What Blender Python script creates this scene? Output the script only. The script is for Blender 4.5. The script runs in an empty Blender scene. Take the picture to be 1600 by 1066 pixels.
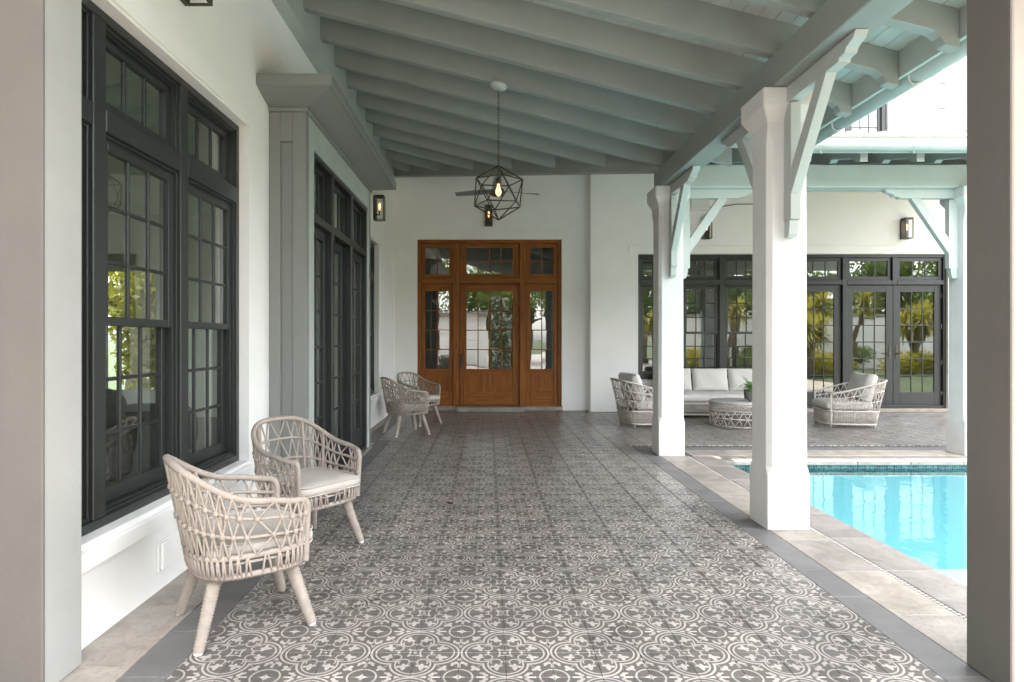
import bpy, bmesh, math, random
from mathutils import Vector, Matrix
random.seed(7)
R = math.radians
scene = bpy.context.scene
C = bpy.context.collection

# ------------------------------------------------------------------ camera
cam_d = bpy.data.cameras.new('camera')
cam = bpy.data.objects.new('camera', cam_d); C.objects.link(cam)
cam.location = (0, 0, 1.40); cam.rotation_euler = (R(90), 0, 0)
cam_d.sensor_width = 36.0; cam_d.lens = 966 / 1600 * 36
cam_d.shift_x = 38 / 1600; cam_d.shift_y = -3 / 1600
cam_d.clip_start = 0.05; cam_d.clip_end = 3000
scene.camera = cam

# ------------------------------------------------------------------ sky, sun, exposure
SUN_TO = Vector((0.11, -0.19, 1.0)).normalized()
w = bpy.data.worlds.new('World'); scene.world = w; w.use_nodes = True
nt = w.node_tree
sky = nt.nodes.new('ShaderNodeTexSky'); sky.sky_type = 'NISHITA'; sky.sun_disc = False
sky.sun_elevation = math.asin(SUN_TO.z)
sky.sun_rotation = math.atan2(SUN_TO.x, SUN_TO.y)
sky.air_density = 1.0; sky.dust_density = 2.5; sky.ozone_density = 0.6
bg = nt.nodes['Background']; bg.inputs['Strength'].default_value = 0.15
hs = nt.nodes.new('ShaderNodeHueSaturation'); hs.inputs['Saturation'].default_value = 0.22     # hazy, milky daylight
nt.links.new(sky.outputs['Color'], hs.inputs['Color']); nt.links.new(hs.outputs['Color'], bg.inputs['Color'])
sd = bpy.data.lights.new('sun', 'SUN'); sd.energy = 2.0; sd.angle = R(0.6); sd.color = (1.0, 0.90, 0.76)
so = bpy.data.objects.new('sun', sd); C.objects.link(so)
so.rotation_euler = (-SUN_TO).to_track_quat('-Z', 'Y').to_euler(); so.location = (-20, -15, 30)
scene.view_settings.view_transform = 'Standard'; scene.view_settings.look = 'None'
scene.view_settings.exposure = 3.55; scene.view_settings.gamma = 1.0
scene.view_settings.use_curve_mapping = False
scene.render.engine = 'CYCLES'
scene.cycles.use_denoising = True
scene.cycles.max_bounces = 10; scene.cycles.diffuse_bounces = 6; scene.cycles.glossy_bounces = 4
scene.cycles.transparent_max_bounces = 16; scene.cycles.transmission_bounces = 4
scene.cycles.sample_clamp_indirect = 6.0
scene.cycles.caustics_reflective = False; scene.cycles.caustics_refractive = False

# ------------------------------------------------------------------ node helpers
class E:
    """tiny expression wrapper over Math nodes"""
    def __init__(s, t, sock): s.t = t; s.s = sock
    def _m(s, op, *o):
        n = s.t.nodes.new('ShaderNodeMath'); n.operation = op
        for i, x in enumerate((s,) + o):
            if isinstance(x, E): s.t.links.new(x.s, n.inputs[i])
            else: n.inputs[i].default_value = x
        return E(s.t, n.outputs[0])
    def __add__(s, o): return s._m('ADD', o)
    def __sub__(s, o): return s._m('SUBTRACT', o)
    def __mul__(s, o): return s._m('MULTIPLY', o)
    def __truediv__(s, o): return s._m('DIVIDE', o)
    def rsub(s, c): return (s * -1.0) + c
    def abs(s): return s._m('ABSOLUTE')
    def fract(s): return s._m('FRACT')
    def floor(s): return s._m('FLOOR')
    def sqrt(s): return s._m('SQRT')
    def min(s, o): return s._m('MINIMUM', o)
    def max(s, o): return s._m('MAXIMUM', o)
    def lt(s, o): return s._m('LESS_THAN', o)
    def gt(s, o): return s._m('GREATER_THAN', o)

def new_mat(name):
    m = bpy.data.materials.new(name); m.use_nodes = True
    t = m.node_tree; b = t.nodes['Principled BSDF']
    return m, t, b

def coords(t, kind='Object', scale=(1, 1, 1)):
    tc = t.nodes.new('ShaderNodeTexCoord'); mp = t.nodes.new('ShaderNodeMapping')
    if kind == 'World':
        g = t.nodes.new('ShaderNodeNewGeometry'); t.links.new(g.outputs['Position'], mp.inputs['Vector'])
    else:
        t.links.new(tc.outputs[kind], mp.inputs['Vector'])
    mp.inputs['Scale'].default_value = scale
    return mp.outputs['Vector']

def noise(t, vec, scale, detail=4, rough=0.55, dist=0.0):
    n = t.nodes.new('ShaderNodeTexNoise'); n.inputs['Scale'].default_value = scale
    n.inputs['Detail'].default_value = detail; n.inputs['Roughness'].default_value = rough
    n.inputs['Distortion'].default_value = dist
    t.links.new(vec, n.inputs['Vector']); return n.outputs['Fac']

def ramp(t, fac, stops):
    r = t.nodes.new('ShaderNodeValToRGB'); el = r.color_ramp.elements
    while len(el) < len(stops): el.new(0.5)
    for e, (p, c) in zip(el, stops): e.position = p; e.color = (*c, 1)
    t.links.new(fac, r.inputs['Fac']); return r.outputs['Color']

def bump(t, b, h, strength=0.2, dist=0.01):
    n = t.nodes.new('ShaderNodeBump'); n.inputs['Strength'].default_value = strength
    n.inputs['Distance'].default_value = dist
    t.links.new(h, n.inputs['Height']); t.links.new(n.outputs['Normal'], b.inputs['Normal'])

def mix(t, fac, a, b, mode='MIX'):
    n = t.nodes.new('ShaderNodeMix'); n.data_type = 'RGBA'; n.blend_type = mode
    for inp, v in ((n.inputs[0], fac), (n.inputs[6], a), (n.inputs[7], b)):
        if hasattr(v, 'links') or isinstance(v, bpy.types.NodeSocket): t.links.new(v, inp)
        elif isinstance(v, tuple): inp.default_value = (*v, 1)
        else: inp.default_value = v
    return n.outputs[2]

def painted(name, col, rough=0.5, var=0.10, nscale=3.0, bumpy=0.05, bscale=60, kind='World', spec=0.4, piece=0.0):
    m, t, b = new_mat(name)
    v = coords(t, kind)
    f = noise(t, v, nscale, 5, 0.6)
    lo = tuple(c * (1 - var) for c in col); hi = tuple(min(1, c * (1 + var)) for c in col)
    colr = ramp(t, f, [(0.3, lo), (0.7, hi)])
    if piece:
        oi = t.nodes.new('ShaderNodeObjectInfo')
        colr = mix(t, 1.0, colr, ramp(t, oi.outputs['Random'], [(0.0, (1 - piece,) * 3), (1.0, (1 + piece, 1 + piece, 1 + piece * .8))]), 'MULTIPLY')
    t.links.new(colr, b.inputs['Base Color'])
    b.inputs['Roughness'].default_value = rough; b.inputs['Specular IOR Level'].default_value = spec
    if bumpy: bump(t, b, noise(t, v, bscale, 4), bumpy, 0.006)
    return m

M = {}
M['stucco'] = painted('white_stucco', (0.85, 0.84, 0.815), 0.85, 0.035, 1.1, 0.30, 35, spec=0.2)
M['upperstucco_dimmed'] = painted('pink_stucco_dimmed', (0.50, 0.455, 0.445), 0.85, 0.04, 1.1, 0.30, 35, spec=0.2)  # pinkish stucco, its colour darkened to hold down the bright light there
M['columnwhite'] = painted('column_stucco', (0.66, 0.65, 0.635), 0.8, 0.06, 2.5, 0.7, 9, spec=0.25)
M['trimwhite'] = painted('smooth_white_render', (0.84, 0.83, 0.805), 0.7, 0.03, 2, 0.08, 30, spec=0.25)
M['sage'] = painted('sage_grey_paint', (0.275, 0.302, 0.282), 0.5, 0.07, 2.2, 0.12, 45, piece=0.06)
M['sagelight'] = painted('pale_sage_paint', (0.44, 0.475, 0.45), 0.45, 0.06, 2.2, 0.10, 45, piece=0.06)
M['baygrey'] = painted('warm_grey_paint', (0.215, 0.225, 0.21), 0.45, 0.04, 1.5, 0.04, 40)
for _n, _c in (('pierpale', (0.35, 0.35, 0.33)), ('piertaupe_dimmed', (0.15, 0.135, 0.122)), ('pierdark', (0.125, 0.118, 0.107)), ('pierbeige', (0.40, 0.36, 0.325))):  # taupe of the left front darkened to offset the open light reaching it
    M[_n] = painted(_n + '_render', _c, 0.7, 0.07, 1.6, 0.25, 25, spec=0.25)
M['black'] = painted('charcoal_window_paint', (0.024, 0.027, 0.026), 0.36, 0.10, 4, 0.03, 80, spec=0.5)
M['metal'] = painted('dark_bronze_metal', (0.085, 0.072, 0.056), 0.45, 0.2, 12, 0.05, 120)
M['metal'].node_tree.nodes['Principled BSDF'].inputs['Metallic'].default_value = 0.6
M['steel'] = painted('brushed_steel', (0.6, 0.6, 0.58), 0.3, 0.05, 10, 0)
M['steel'].node_tree.nodes['Principled BSDF'].inputs['Metallic'].default_value = 1.0
M['rope'] = painted('beige_rope', (0.355, 0.305, 0.264), 0.85, 0.12, 30, 0.3, 300, 'Object', 0.15)
M['ropegrey'] = painted('greige_rope', (0.56, 0.51, 0.465), 0.85, 0.12, 30, 0.3, 300, 'Object', 0.15)
M['cushion'] = painted('oatmeal_fabric', (0.50, 0.46, 0.415), 0.92, 0.05, 8, 0.25, 700, 'Object', 0.1)
M['cushionlight'] = painted('pale_grey_fabric', (0.60, 0.575, 0.545), 0.92, 0.04, 6, 0.25, 600, 'Object', 0.1)
M['tabletop'] = painted('pale_stone_top', (0.50, 0.48, 0.455), 0.5, 0.08, 9, 0.05, 60)
M['pot'] = painted('grey_pot', (0.14, 0.14, 0.14), 0.6, 0.15, 20, 0.2, 60)
M['plastic'] = painted('white_plastic', (0.72, 0.71, 0.68), 0.45, 0.02, 4, 0)
M['footcap'] = painted('clear_foot_glide', (0.75, 0.75, 0.74), 0.25, 0.02, 4, 0)
M['roommat'] = painted('room_wall_paint', (0.66, 0.65, 0.60), 0.9, 0.03, 2, 0)
M['roomfloor'] = painted('room_floor', (0.16, 0.14, 0.11), 0.35, 0.15, 3, 0)
M['sofafab'] = painted('room_sofa_fabric', (0.08, 0.08, 0.085), 0.9, 0.1, 8, 0)
M['grout'] = painted('dark_grout', (0.10, 0.095, 0.09), 0.9, 0.1, 8, 0.1, 100)
M['bark'] = painted('bark', (0.16, 0.12, 0.085), 0.9, 0.3, 8, 0.6, 30)
M['soil'] = painted('mulch_soil', (0.10, 0.075, 0.055), 0.95, 0.3, 5, 0.5, 20)
M['roofing'] = painted('pale_metal_roof', (0.27, 0.27, 0.265), 0.4, 0.03, 3, 0.02, 10)
M['shingle'] = painted('grey_roof_shingle', (0.22, 0.21, 0.20), 0.9, 0.25, 9, 0.3, 20)

def grass_mat():
    return painted('lawn', (0.040, 0.055, 0.022), 0.95, 0.35, 3.0, 0.5, 60)
M['lawn'] = grass_mat()

def leaf_mat(name, c1, c2):
    m, t, b = new_mat(name)
    f = noise(t, coords(t, 'World'), 6.0, 3)
    t.links.new(ramp(t, f, [(0.3, c1), (0.7, c2)]), b.inputs['Base Color'])
    b.inputs['Roughness'].default_value = 0.5
    tr = t.nodes.new('ShaderNodeBsdfTranslucent'); tr.inputs['Color'].default_value = (*[min(1, c * 1.3) for c in c2], 1)
    mx = t.nodes.new('ShaderNodeMixShader'); mx.inputs[0].default_value = 0.3
    t.links.new(b.outputs[0], mx.inputs[1]); t.links.new(tr.outputs[0], mx.inputs[2])
    t.links.new(mx.outputs[0], t.nodes['Material Output'].inputs['Surface'])
    return m
M['leaf'] = leaf_mat('hedge_leaf', (0.03, 0.06, 0.012), (0.11, 0.16, 0.03))
M['leafyellow'] = leaf_mat('yellow_green_leaf', (0.12, 0.13, 0.015), (0.36, 0.33, 0.045))
M['fern'] = leaf_mat('fern_leaf', (0.06, 0.16, 0.03), (0.16, 0.32, 0.06))

def wood_mat(name, scale):
    m, t, b = new_mat(name)
    v = coords(t, 'World', scale)
    f1 = noise(t, v, 6.0, 6, 0.6, 0.6)
    f2 = noise(t, v, 34.0, 3, 0.6)
    base = ramp(t, f1, [(0.28, (0.14, 0.043, 0.007)), (0.55, (0.29, 0.098, 0.015)), (0.8, (0.42, 0.155, 0.027))])
    fine = ramp(t, f2, [(0.35, (0.62, 0.62, 0.62)), (0.65, (1, 1, 1))])
    t.links.new(mix(t, 0.6, base, fine, 'MULTIPLY'), b.inputs['Base Color'])
    b.inputs['Roughness'].default_value = 0.45; b.inputs['Specular IOR Level'].default_value = 0.25
    bump(t, b, f2, 0.08, 0.003)
    return m
M['woodv'] = wood_mat('mahogany_vertical', (6, 6, 0.35))
M['woodh'] = wood_mat('mahogany_horizontal', (0.35, 6, 6))

def glass_mat(name, tint, ior, extra):
    m, t, b = new_mat(name); t.nodes.remove(b)
    tr = t.nodes.new('ShaderNodeBsdfTransparent'); tr.inputs['Color'].default_value = (*tint, 1)
    gl = t.nodes.new('ShaderNodeBsdfGlossy'); gl.inputs['Roughness'].default_value = 0.0
    gl.inputs['Color'].default_value = (0.95, 0.97, 0.95, 1)
    fr = t.nodes.new('ShaderNodeFresnel'); fr.inputs['IOR'].default_value = ior
    v = coords(t, 'World')
    bn = t.nodes.new('ShaderNodeBump'); bn.inputs['Strength'].default_value = 0.035; bn.inputs['Distance'].default_value = 0.03
    t.links.new(noise(t, v, 1.8, 1), bn.inputs['Height'])
    t.links.new(bn.outputs[0], gl.inputs['Normal'])
    mx = t.nodes.new('ShaderNodeMixShader')
    gn = t.nodes.new('ShaderNodeNewGeometry')
    f = (E(t, fr.outputs[0]) + extra) * E(t, gn.outputs['Backfacing']).rsub(1.0)
    t.links.new(f.s, mx.inputs[0]); t.links.new(tr.outputs[0], mx.inputs[1]); t.links.new(gl.outputs[0], mx.inputs[2])
    t.links.new(mx.outputs[0], t.nodes['Material Output'].inputs['Surface'])
    return m
M['glass'] = glass_mat('window_glass', (0.91, 0.95, 0.93), 2.0, 0.05)
M['glasscoated'] = glass_mat('coated_window_glass', (0.72, 0.78, 0.74), 1.9, 0.10)
M['lampglass'] = glass_mat('lantern_glass', (0.96, 0.96, 0.95), 1.4, 0.0)

def emit_mat(name, col, st):
    m, t, b = new_mat(name)
    b.inputs['Base Color'].default_value = (*col, 1)
    b.inputs['Emission Color'].default_value = (*col, 1); b.inputs['Emission Strength'].default_value = st
    return m
M['bulb'] = emit_mat('lit_filament_bulb', (1.0, 0.50, 0.22), 0.24)

def stone_mat(name, c1, c2, c3, rough, kind='World'):
    m, t, b = new_mat(name)
    v = coords(t, kind, (1.0, 1.0, 1.0))
    oi = t.nodes.new('ShaderNodeObjectInfo')
    add = t.nodes.new('ShaderNodeVectorMath'); add.operation = 'ADD'
    sc = t.nodes.new('ShaderNodeVectorMath'); sc.operation = 'SCALE'; sc.inputs[0].default_value = (13, 7, 5)
    t.links.new(oi.outputs['Random'], sc.inputs['Scale'])
    t.links.new(v, add.inputs[0]); t.links.new(sc.outputs[0], add.inputs[1])
    f1 = noise(t, add.outputs[0], 4.5, 8, 0.68, 0.9)
    f2 = noise(t, add.outputs[0], 38.0, 5, 0.7)
    base = ramp(t, f1, [(0.25, c1), (0.5, c2), (0.75, c3)])
    pit = ramp(t, f2, [(0.30, (0.60, 0.57, 0.54)), (0.48, (1, 1, 1))])
    col = mix(t, 0.75, base, pit, 'MULTIPLY')
    tone = ramp(t, oi.outputs['Random'], [(0.0, (0.86, 0.86, 0.87)), (1.0, (1.1, 1.08, 1.04))])
    t.links.new(mix(t, 1.0, col, tone, 'MULTIPLY'), b.inputs['Base Color'])
    b.inputs['Roughness'].default_value = rough
    bump(t, b, f2, 0.18, 0.004)
    return m
M['travertine'] = stone_mat('travertine', (0.17, 0.15, 0.13), (0.285, 0.255, 0.225), (0.39, 0.35, 0.31), 0.42)
M['coping'] = stone_mat('coping_stone', (0.13, 0.118, 0.108), (0.20, 0.182, 0.167), (0.27, 0.247, 0.225), 0.5)
def border_mat():
    m, t, b = new_mat('speckled_border_tile')
    v = coords(t, 'World')
    f = noise(t, v, 260, 2, 0.6); g = noise(t, v, 5, 4)
    c = ramp(t, f, [(0.35, (0.095, 0.091, 0.088)), (0.65, (0.175, 0.168, 0.163))])
    c2 = ramp(t, g, [(0.3, (0.85, 0.85, 0.85)), (0.7, (1.12, 1.12, 1.12))])
    t.links.new(mix(t, 1.0, c, c2, 'MULTIPLY'), b.inputs['Base Color']); b.inputs['Roughness'].default_value = 0.5
    return m
M['border'] = border_mat()

TX, TY = 0.077, 2.76       # centre of one medallion in metres
def tile_mat():
    m, t, b = new_mat('patterned_cement_tile')
    g = t.nodes.new('ShaderNodeNewGeometry'); sx = t.nodes.new('ShaderNodeSeparateXYZ')
    t.links.new(g.outputs['Position'], sx.inputs[0])
    x = (E(t, sx.outputs[0]) - TX) / 0.4; y = (E(t, sx.outputs[1]) - TY) / 0.4
    u = ((x + 0.5).fract() - 0.5).abs(); v = ((y + 0.5).fract() - 0.5).abs()
    a = u.max(v); c = u.min(v)
    def hyp(p, q): return (p * p + q * q).sqrt()
    def circ(p, q, cx, cy, r): return hyp(p - cx, q - cy) - r
    S = 0.0035
    def fill(d): # 1 inside, soft edge
        n = (d * (-1.0 / S)) + 0.5
        n = n.max(0.0); return n.min(1.0)
    dq = circ(a, c, 0.245, 0.0, 0.240)
    lines = ((dq.abs() - 0.0115)).min((dq + 0.050).abs() - 0.0085)
    curl = (circ(a, c, 0.198, 0.100, 0.058).abs() - 0.0075).max(a - 0.232)
    curl = curl.min(((a - 0.185).abs() - 0.006).max(c - 0.045)).min(((c) - 0.006).max((a - 0.185).abs() - 0.022))
    fl = circ(a, c, 0.292, 0.098, 0.034).min(circ(a, c, 0.354, 0.096, 0.014)).min(circ(a, c, 0.270, 0.054, 0.022))
    fl = fl.min(circ(a, c, 0.294, 0.147, 0.022)).min(circ(a, c, 0.252, 0.098, 0.018)).min(circ(a, c, 0.328, 0.096, 0.025))
    star = (((a - 0.070).abs() + 0.0001).sqrt() + ((c - 0.070).abs() + 0.0001).sqrt() - 0.190) * 0.35
    inner = curl.min(fl).min(star).max(dq + 0.04)
    qa = c.rsub(0.5); qb = a.rsub(0.5)
    ring = hyp(qa, qb).__sub__(0.150).abs() - 0.0090
    cstar = ((qa + 0.0001).sqrt() + (qb + 0.0001).sqrt() - 0.315) * 0.25
    bar = ((qa - 0.235).abs() - 0.045).max(qb - 0.016)
    lob = circ(qa, qb, 0.288, 0.036, 0.025).min(circ(qa, qb, 0.264, 0.068, 0.023)).min(circ(qa, qb, 0.234, 0.078, 0.015))
    tri = (qb - (qa.rsub(0.405)) * 0.42).max(qa.rsub(0.335))
    diag = circ(qa, qb, 0.168, 0.168, 0.030).min(circ(qa, qb, 0.203, 0.150, 0.024)).min(circ(qa, qb, 0.142, 0.142, 0.018))
    dl = ((qa - qb) - 0.006).max((qa + qb).rsub(0.36))
    outer = ring.min(cstar).min(bar).min(lob).min(tri).min(diag).min(dl).max(dq.rsub(0.016))
    pat = fill(lines.min(inner).min(outer))
    # wear and per tile tone
    wv = coords(t, 'World')
    speck = noise(t, wv, 420, 2, 0.7); wear = noise(t, wv, 2.2, 5, 0.6); blot = noise(t, wv, 30, 4, 0.6)
    wn = t.nodes.new('ShaderNodeTexWhiteNoise'); wn.noise_dimensions = '2D'
    cmb = t.nodes.new('ShaderNodeCombineXYZ')
    t.links.new((x * 2.0).floor().s, cmb.inputs[0]); t.links.new((y * 2.0).floor().s, cmb.inputs[1])
    t.links.new(cmb.outputs[0], wn.inputs['Vector'])
    dark = ramp(t, speck, [(0.35, (0.070, 0.065, 0.060)), (0.65, (0.170, 0.158, 0.148))])
    light = ramp(t, blot, [(0.3, (0.365, 0.338, 0.31)), (0.7, (0.455, 0.42, 0.388))])
    col = mix(t, pat.s, dark, light)
    tone = ramp(t, wn.outputs['Value'], [(0.0, (0.82, 0.82, 0.83)), (1.0, (1.12, 1.10, 1.07))])
    col = mix(t, 1.0, col, tone, 'MULTIPLY')
    wr = ramp(t, wear, [(0.3, (0.87, 0.855, 0.84)), (0.7, (1.07, 1.07, 1.07))])
    t.links.new(mix(t, 1.0, col, wr, 'MULTIPLY'), b.inputs['Base Color'])
    rr = ramp(t, wear, [(0.3, (0.26, 0.26, 0.26)), (0.7, (0.40, 0.40, 0.40))])
    t.links.new(rr, b.inputs['Roughness'])
    b.inputs['Specular IOR Level'].default_value = 0.4
    return m
M['tile'] = tile_mat()

def mosaic_mat():
    m, t, b = new_mat('teal_glass_mosaic')
    g = t.nodes.new('ShaderNodeNewGeometry'); sx = t.nodes.new('ShaderNodeSeparateXYZ')
    t.links.new(g.outputs['Position'], sx.inputs[0])
    px = (E(t, sx.outputs[0]) + E(t, sx.outputs[1])) / 0.028; pz = E(t, sx.outputs[2]) / 0.028
    wn = t.nodes.new('ShaderNodeTexWhiteNoise'); wn.noise_dimensions = '2D'
    cmb = t.nodes.new('ShaderNodeCombineXYZ')
    t.links.new(px.floor().s, cmb.inputs[0]); t.links.new(pz.floor().s, cmb.inputs[1]); t.links.new(cmb.outputs[0], wn.inputs['Vector'])
    col = ramp(t, wn.outputs['Value'], [(0.0, (0.010, 0.035, 0.042)), (0.5, (0.025, 0.085, 0.095)), (1.0, (0.07, 0.17, 0.17))])
    edge = ((px.fract() - 0.5).abs()).max((pz.fract() - 0.5).abs()).gt(0.43)
    t.links.new(mix(t, edge.s, col, (0.14, 0.17, 0.17)), b.inputs['Base Color']); b.inputs['Roughness'].default_value = 0.15
    return m
M['mosaic'] = mosaic_mat()
M['plaster'] = painted('aqua_pool_plaster', (0.20, 0.345, 0.38), 0.8, 0.03, 1.2, 0.05, 20)

def water_mat():
    m, t, b = new_mat('pool_water'); t.nodes.remove(b)
    tr = t.nodes.new('ShaderNodeBsdfTransparent'); tr.inputs['Color'].default_value = (0.67, 0.88, 0.92, 1)
    gl = t.nodes.new('ShaderNodeBsdfGlossy'); gl.inputs['Roughness'].default_value = 0.015
    fr = t.nodes.new('ShaderNodeFresnel'); fr.inputs['IOR'].default_value = 1.33
    bn = t.nodes.new('ShaderNodeBump'); bn.inputs['Strength'].default_value = 0.09; bn.inputs['Distance'].default_value = 0.02
    t.links.new(noise(t, coords(t, 'World'), 5.0, 2), bn.inputs['Height'])
    t.links.new(bn.outputs[0], gl.inputs['Normal']); t.links.new(bn.outputs[0], fr.inputs['Normal'])
    mx = t.nodes.new('ShaderNodeMixShader')
    t.links.new(fr.outputs[0], mx.inputs[0]); t.links.new(tr.outputs[0], mx.inputs[1]); t.links.new(gl.outputs[0], mx.inputs[2])
    t.links.new(mx.outputs[0], t.nodes['Material Output'].inputs['Surface'])
    return m
M['water'] = water_mat()

# ------------------------------------------------------------------ mesh helpers
class MB:
    def __init__(s): s.v = []; s.f = []; s.sm = []
    def add(s, vs, fs, smooth=False):
        o = len(s.v); s.v += [tuple(p) for p in vs]
        for f in fs: s.f.append(tuple(i + o for i in f)); s.sm.append(smooth)
        return s
    def box(s, x0, x1, y0, y1, z0, z1, ch=0.0):
        if x0 > x1: x0, x1 = x1, x0
        if y0 > y1: y0, y1 = y1, y0
        if z0 > z1: z0, z1 = z1, z0
        c = min(ch, (x1 - x0) * 0.45, (y1 - y0) * 0.45, (z1 - z0) * 0.45)
        if c <= 0:
            v = [(x, y, z) for z in (z0, z1) for y in (y0, y1) for x in (x0, x1)]
            return s.add(v, [(0, 2, 3, 1), (4, 5, 7, 6), (0, 1, 5, 4), (2, 6, 7, 3), (0, 4, 6, 2), (1, 3, 7, 5)])
        X = (x0, x1); Y = (y0, y1); Z = (z0, z1); v = []; idx = {}
        for i in (0, 1):
            for j in (0, 1):
                for k in (0, 1):
                    di, dj, dk = (c, -c)[i], (c, -c)[j], (c, -c)[k]
                    for ax, p in (('x', (X[i], Y[j] + dj, Z[k] + dk)), ('y', (X[i] + di, Y[j], Z[k] + dk)), ('z', (X[i] + di, Y[j] + dj, Z[k]))):
                        idx[(ax, i, j, k)] = len(v); v.append(p)
        F = []
        g = lambda *a: idx[a]
        for i in (0, 1):
            q = [g('x', i, 0, 0), g('x', i, 1, 0), g('x', i, 1, 1), g('x', i, 0, 1)]; F.append(q if i else q[::-1])
            q = [g('y', 0, i, 0), g('y', 0, i, 1), g('y', 1, i, 1), g('y', 1, i, 0)]; F.append(q if i else q[::-1])
            q = [g('z', 0, 0, i), g('z', 1, 0, i), g('z', 1, 1, i), g('z', 0, 1, i)]; F.append(q if i else q[::-1])
        for p in (0, 1):
            for q in (0, 1):
                F.append([g('x', p, q, 0), g('y', p, q, 0), g('y', p, q, 1), g('x', p, q, 1)])
                F.append([g('x', p, 0, q), g('z', p, 0, q), g('z', p, 1, q), g('x', p, 1, q)])
                F.append([g('y', 0, p, q), g('z', 0, p, q), g('z', 1, p, q), g('y', 1, p, q)])
        for i in (0, 1):
            for j in (0, 1):
                for k in (0, 1): F.append([g('x', i, j, k), g('y', i, j, k), g('z', i, j, k)])
        return s.add(v, F)
    def prism(s, poly, axis, a0, a1):
        """poly in the two other axes (x,z for axis y; y,z for x; x,y for z)"""
        n = len(poly)
        def P(p, a):
            return {'y': (p[0], a, p[1]), 'x': (a, p[0], p[1]), 'z': (p[0], p[1], a)}[axis]
        v = [P(p, a0) for p in poly] + [P(p, a1) for p in poly]
        f = [tuple(range(n)), tuple(range(2 * n - 1, n - 1, -1))]
        f += [(i, i + n, (i + 1) % n + n, (i + 1) % n) for i in range(n)]
        return s.add(v, f)
    def tube(s, path, r, n=8, closed=False, caps=True):
        path = [Vector(p) for p in path]; m = len(path)
        rr = r if isinstance(r, (list, tuple)) else [r] * m
        vs = []; up = None
        for i, p in enumerate(path):
            if closed: d = path[(i + 1) % m] - path[i - 1]
            else: d = path[min(i + 1, m - 1)] - path[max(i - 1, 0)]
            if d.length < 1e-9: d = Vector((0, 0, 1))
            d.normalize()
            if up is None:
                up = Vector((0, 0, 1)) if abs(d.z) < 0.9 else Vector((1, 0, 0))
            up = (up - d * up.dot(d))
            if up.length < 1e-6: up = d.orthogonal()
            up.normalize(); sd_ = d.cross(up)
            for k in range(n):
                an = 2 * math.pi * k / n
                vs.append(p + (up * math.cos(an) + sd_ * math.sin(an)) * rr[i])
        fs = []
        for i in range(m if closed else m - 1):
            j = (i + 1) % m
            for k in range(n):
                fs.append((i * n + k, i * n + (k + 1) % n, j * n + (k + 1) % n, j * n + k))
        if caps and not closed:
            fs.append(tuple(range(n - 1, -1, -1))); fs.append(tuple((m - 1) * n + k for k in range(n)))
        return s.add(vs, fs, True)
    def lathe(s, prof, n=20, c=(0, 0, 0)):
        vs = []; m = len(prof)
        for (r, z) in prof:
            for k in range(n):
                an = 2 * math.pi * k / n; vs.append((c[0] + r * math.cos(an), c[1] + r * math.sin(an), c[2] + z))
        fs = []
        for i in range(m - 1):
            for k in range(n): fs.append((i * n + k, i * n + (k + 1) % n, (i + 1) * n + (k + 1) % n, (i + 1) * n + k))
        fs.append(tuple(range(n - 1, -1, -1))); fs.append(tuple((m - 1) * n + k for k in range(n)))
        return s.add(vs, fs, True)
    def mesh(s, name, fix=True):
        me = bpy.data.meshes.new(name); me.from_pydata(s.v, [], s.f)
        me.polygons.foreach_set('use_smooth', s.sm)
        if not fix: return me
        bm = bmesh.new(); bm.from_mesh(me); bmesh.ops.recalc_face_normals(bm, faces=bm.faces); bm.to_mesh(me); bm.free()
        return me
    def build(s, name, mat, parent=None, loc=(0, 0, 0), bevel=0, fix=True):
        me = s.mesh(name, fix); me.materials.append(M[mat] if isinstance(mat, str) else mat)
        o = bpy.data.objects.new(name, me); C.objects.link(o); o.location = loc
        if parent: o.parent = parent
        if bevel:
            b = o.modifiers.new('bevel', 'BEVEL'); b.width = bevel; b.segments = 2; b.limit_method = 'ANGLE'; b.angle_limit = R(35)
        return o

def empty(name, loc=(0, 0, 0), rz=0, parent=None):
    o = bpy.data.objects.new(name, None); C.objects.link(o); o.location = loc; o.rotation_euler = (0, 0, rz)
    o.empty_display_size = 0.1
    if parent: o.parent = parent
    return o
def tag(o, label=None, cat=None, group=None, kind=None):
    if label: o['label'] = label
    if cat: o['category'] = cat
    if group: o['group'] = group
    if kind: o['kind'] = kind
    return o
def copy_tree(o, parent=None):
    c = o.copy(); C.objects.link(c)
    if parent: c.parent = parent
    for ch in list(o.children): copy_tree(ch, c)
    return c

def resample(pts, step, closed=False):
    pts = [Vector(p) for p in pts]
    if closed: pts = pts + [pts[0]]
    L = [0]
    for i in range(1, len(pts)): L.append(L[-1] + (pts[i] - pts[i - 1]).length)
    n = max(4, int(round(L[-1] / step))); n += n % 2
    out = []; j = 0
    for k in range(n if closed else n + 1):
        d = L[-1] * k / n
        while j < len(L) - 2 and L[j + 1] < d: j += 1
        q = (d - L[j]) / max(1e-9, L[j + 1] - L[j])
        out.append(pts[j].lerp(pts[j + 1], q))
    return out
def wrapped(mb, pts, r, n=8, closed=False, pitch=0.014, taper=None):
    p = resample(pts, pitch / 2, closed); m = len(p)
    rad = []
    for i in range(m):
        b = r if taper is None else r + (taper - r) * i / (m - 1)
        rad.append(b * (1.0 if i % 2 == 0 else 0.80))
    return mb.tube(p, rad, n, closed)

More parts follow.
